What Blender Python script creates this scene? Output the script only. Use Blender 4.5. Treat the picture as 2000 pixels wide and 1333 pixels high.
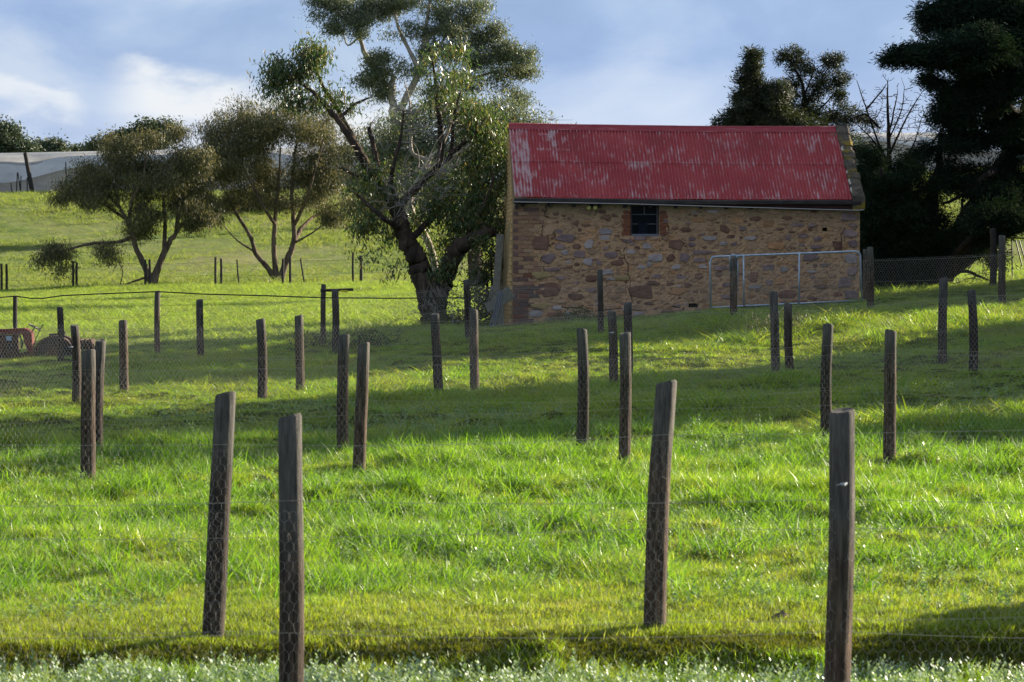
import bpy, bmesh, math, random
import numpy as np
from mathutils import Vector, Matrix, Euler
for o in list(bpy.data.objects): bpy.data.objects.remove(o)
SC = bpy.context.scene
COL = SC.collection
F = 5556.0            # focal length in photo pixels (100 mm lens)
HZ = 540.0            # row of the horizon in the photo
# ------------------------------------------------------------------ camera
cam = bpy.data.cameras.new('camera'); camo = bpy.data.objects.new('camera', cam); COL.objects.link(camo)
cam.lens = 100; cam.sensor_width = 36; cam.clip_end = 6000; cam.clip_start = .5
camo.location = (0, 0, 0)
camo.rotation_euler = (math.radians(90) - math.atan((666.5-HZ)/F), 0, 0)
cam.dof.use_dof = True; cam.dof.focus_distance = 50; cam.dof.aperture_fstop = 10
SC.camera = camo
# ------------------------------------------------------------------ light
SUN_EL = math.radians(18.5); SUN_AZ = math.radians(57.5)      # azimuth to the right of the view axis
sd = Vector((math.sin(SUN_AZ)*math.cos(SUN_EL), math.cos(SUN_AZ)*math.cos(SUN_EL), math.sin(SUN_EL)))
sl = bpy.data.lights.new('sun', 'SUN'); sl.energy = 5.0; sl.angle = math.radians(.55); sl.color = (1, .88, .70)
so = bpy.data.objects.new('sun', sl); COL.objects.link(so)
so.rotation_euler = sd.to_track_quat('Z', 'Y').to_euler()
W = bpy.data.worlds.new('World'); SC.world = W; W.use_nodes = True
nt = W.node_tree; nt.nodes.clear()
def N(tree, t, **k):
    n = tree.nodes.new(t)
    for a, v in k.items():
        if a == 'inp':
            for i, x in v.items(): n.inputs[i].default_value = x
        else: setattr(n, a, v)
    return n
def ramp(tree, fac, stops, interp='LINEAR'):
    r = tree.nodes.new('ShaderNodeValToRGB'); r.color_ramp.interpolation = interp
    e = r.color_ramp.elements
    while len(e) < len(stops): e.new(.5)
    for i, (p, c) in enumerate(stops):
        e[i].position = p; e[i].color = (*c, 1) if len(c) == 3 else c
    if fac is not None: tree.links.new(fac, r.inputs[0])
    return r.outputs[0]
def mixc(tree, f, a, b, mode='MIX'):
    m = tree.nodes.new('ShaderNodeMix'); m.data_type = 'RGBA'; m.blend_type = mode
    for i, v in ((0, f), (6, a), (7, b)):
        if isinstance(v, (int, float)): m.inputs[i].default_value = v
        elif isinstance(v, tuple): m.inputs[i].default_value = (*v, 1)
        else: tree.links.new(v, m.inputs[i])
    return m.outputs[2]
sky = N(nt, 'ShaderNodeTexSky', sky_type='NISHITA', sun_disc=False, sun_elevation=SUN_EL, sun_rotation=SUN_AZ)
sky.air_density = 1.2; sky.dust_density = .4; sky.ozone_density = 2
tc = N(nt, 'ShaderNodeTexCoord')
mp = N(nt, 'ShaderNodeMapping'); mp.inputs['Scale'].default_value = (1, 1, 2.3); mp.inputs['Location'].default_value = (.31, .0, .13)
nt.links.new(tc.outputs['Generated'], mp.inputs[0])
cn = N(nt, 'ShaderNodeTexNoise', inp={'Scale': 8.5, 'Detail': 8, 'Roughness': .52, 'Distortion': .4}); nt.links.new(mp.outputs[0], cn.inputs[0])
cn2 = N(nt, 'ShaderNodeTexNoise', inp={'Scale': 3.0, 'Detail': 3, 'Roughness': .5}); nt.links.new(mp.outputs[0], cn2.inputs[0])
# cloud deck: smooth blue grey undersides with paler thin parts; white edges low down
cloudc = ramp(nt, cn.outputs[0], [(.34, (1.3, 2.0, 3.8)), (.46, (1.7, 2.5, 4.4)), (.54, (2.4, 3.2, 4.9)), (.64, (3.6, 4.2, 5.3))])
sep = N(nt, 'ShaderNodeSeparateXYZ'); nt.links.new(tc.outputs['Generated'], sep.inputs[0])
low = N(nt, 'ShaderNodeMapRange', inp={1: .02, 2: .075, 3: 1, 4: 0}); nt.links.new(sep.outputs['Z'], low.inputs[0])
lown = N(nt, 'ShaderNodeMath', operation='MULTIPLY'); nt.links.new(low.outputs[0], lown.inputs[0])
lr = ramp(nt, cn2.outputs[0], [(.40, (0, 0, 0)), (.58, (1, 1, 1))]); nt.links.new(lr, lown.inputs[1])
sunside = N(nt, 'ShaderNodeMapRange', inp={1: -.22, 2: .35, 3: 0, 4: .5}); nt.links.new(sep.outputs['X'], sunside.inputs[0])
cloudc = mixc(nt, sunside.outputs[0], cloudc, (2.9, 3.9, 5.5))
cloudc = mixc(nt, lown.outputs[0], cloudc, (4.4, 5.0, 6.1))
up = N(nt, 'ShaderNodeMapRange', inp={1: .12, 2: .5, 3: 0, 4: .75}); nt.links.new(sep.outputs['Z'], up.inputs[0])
cloudc = mixc(nt, up.outputs[0], cloudc, (3.4, 3.9, 4.6))  # cloud high above the view brightened to lift the ambient light
def wm(op, a, b2=None, c=None):
    m = nt.nodes.new('ShaderNodeMath'); m.operation = op
    for i, v in enumerate((a, b2, c)):
        if v is None: continue
        if isinstance(v, (int, float)): m.inputs[i].default_value = v
        else: nt.links.new(v, m.inputs[i])
    return m.outputs[0]
def wr_(v, a, b2, c=0, d=1):
    m = N(nt, 'ShaderNodeMapRange', interpolation_type='SMOOTHSTEP', inp={1: a, 2: b2, 3: c, 4: d}); nt.links.new(v, m.inputs[0]); return m.outputs[0]
# a bright white cumulus bank low on the left, flat topped, with smaller puffs beside it
cn3 = N(nt, 'ShaderNodeTexNoise', inp={'Scale': 34, 'Detail': 5, 'Roughness': .55}); nt.links.new(mp.outputs[0], cn3.inputs[0])
puff = wm('MULTIPLY_ADD', wm('SUBTRACT', cn3.outputs[0], .5), .035, 0)
zz_ = wm('ADD', wm('ADD', sep.outputs['Z'], puff), wm('MULTIPLY', wm('ADD', sep.outputs['X'], .13), .10))
m1 = wm('MULTIPLY', wr_(zz_, .077, .063), wr_(zz_, .040, .062)); m1 = wm('MULTIPLY', m1, wm('MULTIPLY', wr_(sep.outputs['X'], -.145, -.125), wr_(sep.outputs['X'], -.02, -.06)))
m2 = wm('MULTIPLY', wr_(zz_, .066, .058), wr_(zz_, .045, .058)); m2 = wm('MULTIPLY', m2, wm('MULTIPLY', wr_(sep.outputs['X'], -.30, -.20), wr_(sep.outputs['X'], -.145, -.155)))
m3 = wm('MULTIPLY', wm('MULTIPLY', wr_(zz_, .102, .085), wr_(zz_, .055, .082)), wm('MULTIPLY', wr_(sep.outputs['X'], .02, .05), wr_(sep.outputs['X'], .09, .055)))
cloudc = mixc(nt, wm('MULTIPLY', m3, .45), cloudc, (4.2, 4.8, 5.8))
cloudc = mixc(nt, wm('MAXIMUM', m1, wm('MULTIPLY', m2, .75)), cloudc, (5.3, 5.5, 5.9))
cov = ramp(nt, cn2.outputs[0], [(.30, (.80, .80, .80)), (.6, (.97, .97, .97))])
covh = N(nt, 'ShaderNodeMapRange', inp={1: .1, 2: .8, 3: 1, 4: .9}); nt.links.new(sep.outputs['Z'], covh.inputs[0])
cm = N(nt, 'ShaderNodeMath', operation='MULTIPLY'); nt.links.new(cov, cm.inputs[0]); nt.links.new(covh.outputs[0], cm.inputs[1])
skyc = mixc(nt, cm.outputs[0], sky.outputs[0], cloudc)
bg = N(nt, 'ShaderNodeBackground'); bg.inputs[1].default_value = .05
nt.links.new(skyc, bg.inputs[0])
wo = N(nt, 'ShaderNodeOutputWorld'); nt.links.new(bg.outputs[0], wo.inputs[0])
vs = SC.view_settings; vs.view_transform = 'Standard'; vs.look = 'None'; vs.exposure = 1.7; vs.gamma = 1
SC.render.engine = 'CYCLES'
SC.cycles.max_bounces = 8; SC.cycles.transparent_max_bounces = 12
# ------------------------------------------------------------------ materials
def mat(name, color=(.5, .5, .5), rough=.8, metal=0, trans=0, spec=.3, build=None, tint=(1.45, 1.5, .55)):
    m = bpy.data.materials.new(name); m.use_nodes = True
    t = m.node_tree; b = t.nodes['Principled BSDF']
    b.inputs['Base Color'].default_value = (*color, 1); b.inputs['Roughness'].default_value = rough
    b.inputs['Metallic'].default_value = metal; b.inputs['Specular IOR Level'].default_value = spec
    c = build(t, b) if build else None
    if c is not None: t.links.new(c, b.inputs['Base Color'])
    if trans:
        tr = t.nodes.new('ShaderNodeBsdfTranslucent'); mx = t.nodes.new('ShaderNodeMixShader'); mx.inputs[0].default_value = trans
        if c is not None:
            g = mixc(t, 1.0, c, tint, 'MULTIPLY'); t.links.new(g, tr.inputs[0])
        else: tr.inputs[0].default_value = (*color, 1)
        t.links.new(b.outputs[0], mx.inputs[1]); t.links.new(tr.outputs[0], mx.inputs[2])
        t.links.new(mx.outputs[0], t.nodes['Material Output'].inputs[0])
    return m
def bump(t, b, h, s=.4, d=.02):
    n = t.nodes.new('ShaderNodeBump'); n.inputs['Strength'].default_value = s; n.inputs['Distance'].default_value = d
    t.links.new(h, n.inputs['Height']); t.links.new(n.outputs[0], b.inputs['Normal'])
def noise(t, scale, detail=5, rough=.6, coord='Object', stretch=None, loc=None):
    c = t.nodes.new('ShaderNodeTexCoord'); o = c.outputs[coord]
    if coord == 'World':
        o = None
    if stretch or loc:
        m = t.nodes.new('ShaderNodeMapping')
        if stretch: m.inputs['Scale'].default_value = stretch
        if loc: m.inputs['Location'].default_value = loc
        t.links.new(o, m.inputs[0]); o = m.outputs[0]
    n = t.nodes.new('ShaderNodeTexNoise'); n.inputs['Scale'].default_value = scale; n.inputs['Detail'].default_value = detail
    n.inputs['Roughness'].default_value = rough; t.links.new(o, n.inputs[0]); return n.outputs[0]
def leafmat(name, cols, trans=.35, rough=.5, spec=.4, inst=False, patch=None, pscale=.7, tint=(1.45, 1.5, .55)):
    def bl(t, b):
        if inst:
            o = t.nodes.new('ShaderNodeObjectInfo').outputs['Random']
            g = t.nodes.new('ShaderNodeNewGeometry').outputs['Random Per Island']
            a = t.nodes.new('ShaderNodeMath'); a.operation = 'ADD'; t.links.new(o, a.inputs[0]); t.links.new(g, a.inputs[1])
            h = t.nodes.new('ShaderNodeMath'); h.operation = 'MULTIPLY'; h.inputs[1].default_value = .5; t.links.new(a.outputs[0], h.inputs[0]); f = h.outputs[0]
        else: f = t.nodes.new('ShaderNodeNewGeometry').outputs['Random Per Island']
        n = len(cols)
        c = ramp(t, f, [(i/(n-1), c) for i, c in enumerate(cols)])
        if patch:
            g_ = t.nodes.new('ShaderNodeNewGeometry'); nz = t.nodes.new('ShaderNodeTexNoise'); nz.inputs['Scale'].default_value = pscale; nz.inputs['Detail'].default_value = 5; nz.inputs['Roughness'].default_value = .7
            mpp = t.nodes.new('ShaderNodeMapping'); mpp.inputs['Scale'].default_value = (1, .6, .2); t.links.new(g_.outputs['Position'], mpp.inputs[0]); t.links.new(mpp.outputs[0], nz.inputs[0])
            k = ramp(t, nz.outputs[0], [(.44, (0, 0, 0)), (.62, (1, 1, 1))])
            c2 = ramp(t, f, [(i/(len(patch)-1), q) for i, q in enumerate(patch)]); c = mixc(t, k, c, c2)
        return c
    return mat(name, rough=rough, trans=trans, spec=spec, build=bl, tint=tint)
def barkmat(name, a, b_, scale=6, stretch=(1, 1, .25)):
    def bl(t, b):
        n = noise(t, scale, 6, .65, stretch=stretch); bump(t, b, n, .9, .05)
        return ramp(t, n, [(.35, a), (.62, b_)])
    return mat(name, rough=.95, spec=.1, build=bl)
# ------------------------------------------------------------------ object helpers
def link(name, me, m=None, parent=None, kind=None, label=None, cat=None, group=None):
    o = bpy.data.objects.new(name, me); COL.objects.link(o)
    if m is not None and me is not None and not me.materials: me.materials.append(m)
    if parent: o.parent = parent
    for k, v in (('kind', kind), ('label', label), ('category', cat), ('group', group)):
        if v: o[k] = v
    return o
def thing(name, label, cat, loc=(0, 0, 0), rot=0, group=None):
    o = link(name, None, label=label, cat=cat, group=group); o.location = loc; o.rotation_euler = (0, 0, rot); o.empty_display_size = .2
    return o
def npmesh(name, V, Fq, smooth=False):
    """V (n,3); Fq (m,k) faces all with k corners, or a list of such arrays"""
    me = bpy.data.meshes.new(name)
    if not isinstance(Fq, list): Fq = [Fq]
    Fq = [np.asarray(f) for f in Fq if len(f)]
    V = np.asarray(V, dtype=np.float32)
    idx = np.concatenate([f.ravel() for f in Fq]).astype(np.int32)
    tot = np.concatenate([np.full(len(f), f.shape[1]) for f in Fq]).astype(np.int32)
    st = np.concatenate([[0], np.cumsum(tot)[:-1]]).astype(np.int32)
    me.vertices.add(len(V)); me.vertices.foreach_set('co', V.ravel())
    me.loops.add(len(idx)); me.loops.foreach_set('vertex_index', idx)
    me.polygons.add(len(tot)); me.polygons.foreach_set('loop_start', st); me.polygons.foreach_set('loop_total', tot)
    me.polygons.foreach_set('use_smooth', np.full(len(tot), smooth, dtype=bool))
    me.update(calc_edges=True); return me
class MB:
    """collects boxes, tubes and polygons into one mesh"""
    def __init__(s): s.v = []; s.f = []
    def add(s, V, Fs):
        o = len(s.v); s.v += [tuple(p) for p in V]; s.f += [tuple(i+o for i in f) for f in Fs]
    def box(s, x0, x1, y0, y1, z0, z1, M=None):
        V = [Vector(p) for p in ((x0,y0,z0),(x1,y0,z0),(x1,y1,z0),(x0,y1,z0),(x0,y0,z1),(x1,y0,z1),(x1,y1,z1),(x0,y1,z1))]
        if M: V = [M @ p for p in V]
        s.add(V, [(0,3,2,1),(4,5,6,7),(0,1,5,4),(1,2,6,5),(2,3,7,6),(3,0,4,7)])
    def tube(s, pts, r, n=8, caps=True):
        pts = [Vector(p) for p in pts]; rr = r if hasattr(r, '__len__') else [r]*len(pts)
        V = []; Fs = []; up = None
        for i, p in enumerate(pts):
            t = (pts[min(i+1, len(pts)-1)] - pts[max(i-1, 0)]).normalized()
            if up is None: up = t.orthogonal().normalized()
            a = (up - t*up.dot(t)).normalized(); up = a; b = t.cross(a)
            for k in range(n):
                q = 2*math.pi*k/n; V.append(p + (a*math.cos(q)+b*math.sin(q))*rr[i])
        for i in range(len(pts)-1):
            for k in range(n): Fs.append((i*n+k, i*n+(k+1) % n, (i+1)*n+(k+1) % n, (i+1)*n+k))
        if caps: Fs.append(tuple(range(n-1, -1, -1))); Fs.append(tuple((len(pts)-1)*n+k for k in range(n)))
        s.add(V, Fs)
    def prism(s, poly, y0, y1):
        n = len(poly); V = [(x, y0, z) for x, z in poly] + [(x, y1, z) for x, z in poly]
        s.add(V, [tuple(range(n)), tuple(range(2*n-1, n-1, -1))] + [(i, i+n, (i+1) % n+n, (i+1) % n) for i in range(n)])
    def mesh(s, name, smooth=False):
        me = bpy.data.meshes.new(name); me.from_pydata(s.v, [], s.f); me.update()
        if smooth: me.polygons.foreach_set('use_smooth', [True]*len(me.polygons))
        return me
    def build(s, name, m, parent=None, smooth=False, **k): return link(name, s.mesh(name, smooth), m, parent, **k)
def P(px, py, Y): return Vector(((px-1000)*Y/F, Y, (HZ-py)*Y/F))
# ------------------------------------------------------------------ terrain
COLS = np.array([-1500., 0, 500, 1000, 1500, 2000, 3500])
def zrow(Y, *py): return (Y, [(HZ-p)*Y/F for p in py])
def zr(Y, *z): return (Y, list(z))
ROWS = [zr(-80, *[-2.4]*7), zr(0, *[-2.35]*7), zr(12, *[-2.33]*7), zr(15.5, *[-2.29]*7), zr(15.95, *[-2.27]*7),
        zr(16.35, -2.16, -2.16, -2.14, -2.12, -2.10, -2.08, -2.0), zr(17.0, -2.12, -2.12, -2.10, -2.07, -2.06, -2.04, -2.0),
        zr(27.8, -2.1, -2.07, -2.0, -1.9, -1.88, -1.89, -1.8), zr(30.5, -2.1, -2.05, -1.99, -1.9, -1.88, -1.87, -1.7),
        zr(41.8, -2.05, -1.93, -1.86, -1.79, -1.55, -1.43, -1.0), zr(43.8, -2.0, -1.88, -1.87, -1.76, -1.56, -1.30, -.9),
        zr(55, -1.9, -1.75, -1.6, -1.22, -.90, -.50, .4), zr(62, -1.85, -1.76, -1.52, -1.15, -.68, -.32, .6),
        zr(66, -1.8, -1.7, -1.48, -1.15, -.72, -.22, .7), zr(90, -1.6, -1.3, -1.15, -.85, -.4, .2, 1.2),
        zr(134, -1.0, -.66, -.40, -.24, .0, .30, 1.6), zr(150, -.4, -.12, .05, .2, .4, .7, 2.2),
        zr(185, 2.0, 2.6, 2.9, 3.0, 3.3, 4.0, 6), zr(226, 5.8, 6.5, 6.8, 7.3, 7.8, 8.5, 12), zr(260, 6.5, 7, 7.2, 7.6, 8.2, 9, 13),
        zr(420, 5, 5, 5, 5, 5, 5, 8), zr(1000, 1, 1, 1, 1, 1, 1, 1), zr(5000, 0, 0, 0, 0, 0, 0, 0)]
YK = np.array([r[0] for r in ROWS]); ZK = np.array([r[1] for r in ROWS])
def pchip(x, y, xi):
    h = np.diff(x); d = np.diff(y)/h; m = np.zeros_like(y)
    for i in range(1, len(x)-1):
        if d[i-1]*d[i] > 0:
            w1 = 2*h[i]+h[i-1]; w2 = h[i]+2*h[i-1]; m[i] = (w1+w2)/(w1/d[i-1]+w2/d[i])
    m[0] = d[0]; m[-1] = d[-1]
    k = np.clip(np.searchsorted(x, xi)-1, 0, len(x)-2); t = (xi-x[k])/h[k]
    return (2*t**3-3*t*t+1)*y[k] + (t**3-2*t*t+t)*h[k]*m[k] + (-2*t**3+3*t*t)*y[k+1] + (t**3-t*t)*h[k]*m[k+1]
YT = np.concatenate([np.arange(-80, 14, 1.), np.arange(14, 20, .05), np.arange(20, 70, .25), np.arange(70, 450, 1.), np.arange(450, 5001, 50.)])
ZT = np.array([pchip(YK, ZK[:, c], YT) for c in range(7)])
rs = np.random.RandomState(3)
WV = [(2*math.pi/l*math.cos(a), 2*math.pi/l*math.sin(a), ph, l) for l, a, ph in
      [(rs.choice([.45, .7, 1.1, 1.9, 3.5])*rs.uniform(.8, 1.25), rs.uniform(0, 6.3), rs.uniform(0, 6.3)) for _ in range(26)]]
def hum(X, Y):
    s = 0
    for kx, ky, ph, l in WV: s = s + (.16+.10*l)*np.sin(kx*X+ky*Y+ph)
    return s/6.0
def ground(X, Y, und=True):
    X = np.asarray(X, float); Y = np.asarray(Y, float)
    px = 1000 + F*X/np.maximum(Y, 12.)
    Yw = Y + np.exp(-((Y-16.3)/1.1)**2)*(.16*np.sin(X*1.3+.5)+.10*np.sin(X*3.7+2)+.05*np.sin(X*8.3))
    zc = np.array([np.interp(Yw, YT, ZT[c]) for c in range(7)])
    k = np.clip(np.searchsorted(COLS, px)-1, 0, 5); t = np.clip((px-COLS[k])/(COLS[k+1]-COLS[k]), 0, 1)
    idx = np.arange(zc.shape[1]) if zc.ndim > 1 else None
    z = (zc[k, idx]*(1-t)+zc[k+1, idx]*t) if idx is not None else zc[k]*(1-t)+zc[k+1]*t
    if und:
        a = .25*np.clip((Y-17)/4, .22, 1)*np.clip((75-Y)/20, .35, 1) + .12*np.clip((Y-145)/60, 0, 1)
        z = z + a*hum(X, Y)
        bank = np.exp(-((Y-16.15)/.25)**2)
        z = z + bank*.05*np.sin(X*7.1+2*np.sin(X*2.3))*np.sin(X*3.7+1)
    return z
def gz(x, y): return float(ground(np.array([x]), np.array([y]))[0])
ys = list(np.arange(-80, 10, 10.)); y = 10.
while y < 3500:
    ys.append(y); y *= 1.0055 if y < 72 else (1.012 if y < 300 else 1.15)
ys += [5200.]
ys = np.array(ys)
xn = np.concatenate([np.linspace(-1.8, -.27, 14), np.linspace(-.25, .25, 190), np.linspace(.27, 1.8, 14)])
GX = xn[None, :]*np.maximum(ys, 12)[:, None]; GY = np.repeat(ys[:, None], len(xn), 1)
GZ = ground(GX.ravel(), GY.ravel())
nr, nc = GX.shape; ii = (np.arange(nr-1)[:, None]*nc + np.arange(nc-1)[None, :]).ravel()
def b_ground(t, b):
    g = t.nodes.new('ShaderNodeNewGeometry'); pos = g.outputs['Position']
    def nz(sc, det, st=(1, 1, 1)):
        m = t.nodes.new('ShaderNodeMapping'); m.inputs['Scale'].default_value = st; t.links.new(pos, m.inputs[0])
        n = t.nodes.new('ShaderNodeTexNoise'); n.inputs['Scale'].default_value = sc; n.inputs['Detail'].default_value = det; n.inputs['Roughness'].default_value = .65
        t.links.new(m.outputs[0], n.inputs[0]); return n.outputs[0]
    fine = nz(5.0, 8); mid = nz(.55, 6, (1, .6, 1)); big = nz(.09, 5, (1, .55, 1)); vf = nz(22, 4)
    near = ramp(t, fine, [(.3, (.035, .045, .012)), (.5, (.075, .10, .02)), (.7, (.12, .15, .03))])
    dry = ramp(t, fine, [(.3, (.10, .11, .04)), (.6, (.20, .19, .085))])
    c = mixc(t, ramp(t, mid, [(.48, (0, 0, 0)), (.72, (.55, .55, .55))]), near, dry)
    # the hill paddock behind the far fence is paler and drier
    s = t.nodes.new('ShaderNodeSeparateXYZ'); t.links.new(pos, s.inputs[0])
    mr = t.nodes.new('ShaderNodeMapRange'); mr.inputs[1].default_value = 132; mr.inputs[2].default_value = 139; t.links.new(s.outputs['Y'], mr.inputs[0])
    hill = mixc(t, ramp(t, big, [(.42, (0, 0, 0)), (.62, (1, 1, 1))]), ramp(t, mid, [(.35, (.10, .15, .035)), (.65, (.17, .22, .07))]), ramp(t, mid, [(.35, (.19, .20, .08)), (.65, (.27, .26, .13))]))
    c = mixc(t, mr.outputs[0], c, hill)
    m2 = t.nodes.new('ShaderNodeMapRange'); m2.inputs[1].default_value = 55; m2.inputs[2].default_value = 75; t.links.new(s.outputs['Y'], m2.inputs[0])
    m3 = t.nodes.new('ShaderNodeMapRange'); m3.inputs[1].default_value = 139; m3.inputs[2].default_value = 132; t.links.new(s.outputs['Y'], m3.inputs[0])
    mm = t.nodes.new('ShaderNodeMath'); mm.operation = 'MULTIPLY'; t.links.new(m2.outputs[0], mm.inputs[0]); t.links.new(m3.outputs[0], mm.inputs[1])
    c = mixc(t, mm.outputs[0], c, ramp(t, mid, [(.35, (.13, .19, .04)), (.7, (.22, .27, .08))]))
    ad = t.nodes.new('ShaderNodeMath'); ad.operation = 'ADD'; t.links.new(fine, ad.inputs[0]); t.links.new(vf, ad.inputs[1])
    bump(t, b, ad.outputs[0], 1.0, .12)
    return c
M_ground = mat('pasture_soil', rough=1, spec=.05, build=b_ground)
link('pasture_ground', npmesh('pasture_ground', np.stack([GX.ravel(), GY.ravel(), GZ], 1), np.stack([ii, ii+1, ii+nc+1, ii+nc], 1), True), M_ground, kind='structure')
# ------------------------------------------------------------------ instanced ground cover
def blades_mesh(name, n, h, spread, w, lean, seg=3, rng=None, hv=.35):
    V = []; Fq = []; Ft = []
    for _ in range(n):
        a = rng.uniform(0, 6.283); r = spread*math.sqrt(rng.uniform(0, 1)); x, y = r*math.cos(a), r*math.sin(a)
        hh = h*rng.uniform(1-hv, 1+hv); la = a+rng.gauss(0, 1.0); ln = lean*rng.uniform(.2, 1.3); fa = rng.uniform(0, 6.283)
        ww = w*rng.uniform(.7, 1.3); o = len(V)
        for k in range(seg):
            t = k/seg; q = ln*t*t; wk = ww*(1-.75*t**1.5)
            cx = x+math.cos(la)*q*hh; cy = y+math.sin(la)*q*hh; cz = hh*t*(1-.25*ln*t)-.02
            V += [(cx-math.cos(fa)*wk, cy-math.sin(fa)*wk, cz), (cx+math.cos(fa)*wk, cy+math.sin(fa)*wk, cz)]
            if k: Fq.append((o+2*k-2, o+2*k-1, o+2*k+1, o+2*k))
        V.append((x+math.cos(la)*ln*hh, y+math.sin(la)*ln*hh, hh*(1-.3*ln))); Ft.append((o+2*seg-2, o+2*seg-1, o+2*seg))
    return npmesh(name, V, [np.array(Fq), np.array(Ft)])
def scatter(name, pts, rot, scl, meshes, m, kind='stuff', label=None, cat=None, tilt=None):
    col = bpy.data.collections.new(name+'_sources')
    for i, me in enumerate(meshes):
        if not me.materials: me.materials.append(m)
        o = bpy.data.objects.new(name+'_blade_clump', me); col.objects.link(o)
    n = len(pts)
    me = bpy.data.meshes.new(name); me.vertices.add(n); me.vertices.foreach_set('co', np.asarray(pts, np.float32).ravel())
    a = me.attributes.new('rot', 'FLOAT_VECTOR', 'POINT'); R = np.zeros((n, 3), np.float32); R[:, 2] = rot
    R[:, :2] = np.random.RandomState(n).normal(0, .12, (n, 2)); a.data.foreach_set('vector', R.ravel())
    a = me.attributes.new('scl', 'FLOAT_VECTOR', 'POINT'); a.data.foreach_set('vector', np.asarray(scl, np.float32).ravel())
    a = me.attributes.new('pick', 'INT', 'POINT'); a.data.foreach_set('value', np.random.RandomState(n+1).randint(0, len(meshes), n).astype(np.int32))
    me.materials.append(m)
    o = link(name, me, None, kind=kind, label=label, cat=cat)
    g = bpy.data.node_groups.new(name, 'GeometryNodeTree')
    g.interface.new_socket('Geometry', in_out='INPUT', socket_type='NodeSocketGeometry'); g.interface.new_socket('Geometry', in_out='OUTPUT', socket_type='NodeSocketGeometry')
    gi = g.nodes.new('NodeGroupInput'); go = g.nodes.new('NodeGroupOutput')
    ci = g.nodes.new('GeometryNodeCollectionInfo'); ci.inputs[0].default_value = col; ci.inputs['Separate Children'].default_value = True; ci.inputs['Reset Children'].default_value = True
    ip = g.nodes.new('GeometryNodeInstanceOnPoints'); ip.inputs['Pick Instance'].default_value = True
    def at(nm, dt):
        q = g.nodes.new('GeometryNodeInputNamedAttribute'); q.data_type = dt; q.inputs[0].default_value = nm; return q.outputs[0]
    L = g.links.new
    L(gi.outputs[0], ip.inputs['Points']); L(ci.outputs[0], ip.inputs['Instance'])
    er = g.nodes.new('FunctionNodeEulerToRotation'); L(at('rot', 'FLOAT_VECTOR'), er.inputs[0]); L(er.outputs[0], ip.inputs['Rotation'])
    L(at('scl', 'FLOAT_VECTOR'), ip.inputs['Scale']); L(at('pick', 'INT'), ip.inputs['Instance Index'])
    L(ip.outputs[0], go.inputs[0])
    md = o.modifiers.new('scatter', 'NODES'); md.node_group = g
    return o
def fan(n, y0, y1, seed, wx=.21, power=1.0):
    """n random ground points spread evenly over the wedge y0..y1 the lens takes in (and some margin)"""
    r = np.random.RandomState(seed); Y = np.sqrt(r.uniform(y0*y0, y1*y1, n)); X = r.uniform(-wx, wx, n)*Y
    return X, Y, r
rng = random.Random(5)
G1 = leafmat('grass_green', [(.045, .11, .012), (.12, .235, .02), (.18, .30, .028), (.24, .35, .04), (.44, .50, .28)], trans=.5, rough=.36, spec=.55, inst=True, tint=(1.7, 1.75, .55), patch=[(.10, .16, .02), (.20, .28, .035), (.28, .33, .055), (.36, .36, .12)])  # palest blade tone paints in the whitish glints on the grass
G2 = leafmat('grass_yellow_green', [(.10, .16, .015), (.16, .24, .02), (.21, .28, .03), (.27, .29, .06)], trans=.5, rough=.5, inst=True, tint=(1.6, 1.55, .6), patch=[(.10, .14, .025), (.18, .22, .04), (.26, .28, .07), (.34, .31, .13)])
G3 = leafmat('moss', [(.05, .065, .010), (.12, .14, .015), (.20, .19, .02)], trans=.3, rough=.8, inst=True)
G4 = leafmat('silver_leaves', [(.12, .22, .08), (.28, .37, .24), (.44, .50, .42)], trans=.25, rough=.45, spec=.5, inst=True)
G5 = leafmat('dry_straw', [(.25, .20, .10), (.42, .36, .20)], trans=.3, rough=.7, inst=True)
gb = [blades_mesh('tuft', 17, .12, .07, .0036, 1.2, 3, rng, .55) for _ in range(8)]
G7 = leafmat('hill_blades', [(.11, .17, .04), (.17, .23, .06), (.24, .26, .10), (.34, .33, .18)], trans=.45, rough=.6, inst=True)
gp1 = [blades_mesh('tuft', 15, .15, .08, .0042, 1.15, 3, rng, .5) for _ in range(4)]; gp2 = [blades_mesh('tuft', 15, .15, .08, .0042, 1.15, 3, rng, .5) for _ in range(3)]
gt = [blades_mesh('tussock', 15, .15, .08, .0045, 1.0, 3, rng, .5) for _ in range(5)]
gm = [blades_mesh('tuft', 15, .15, .08, .0042, 1.15, 3, rng, .5) for _ in range(4)]
G8 = leafmat('lime_short_grass', [(.12, .20, .016), (.18, .27, .022), (.25, .32, .04), (.34, .34, .10)], trans=.5, rough=.5, inst=True)
gl = [blades_mesh('short_tuft', 20, .04, .07, .0032, 1.1, 2, rng) for _ in range(4)]
gs = [blades_mesh('short_tuft', 18, .04, .07, .0032, 1.1, 2, rng) for _ in range(5)]
def hn(X, Y, f, s):   # smooth patchiness 0..1
    return .5+.5*np.tanh(1.3*(np.sin(X*f+s)*np.sin(Y*f*.8+s*2)+np.sin(X*f*.43+Y*f*.31+s*3)+.6*np.sin(X*f*1.9-Y*f*1.3+s)))
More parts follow.
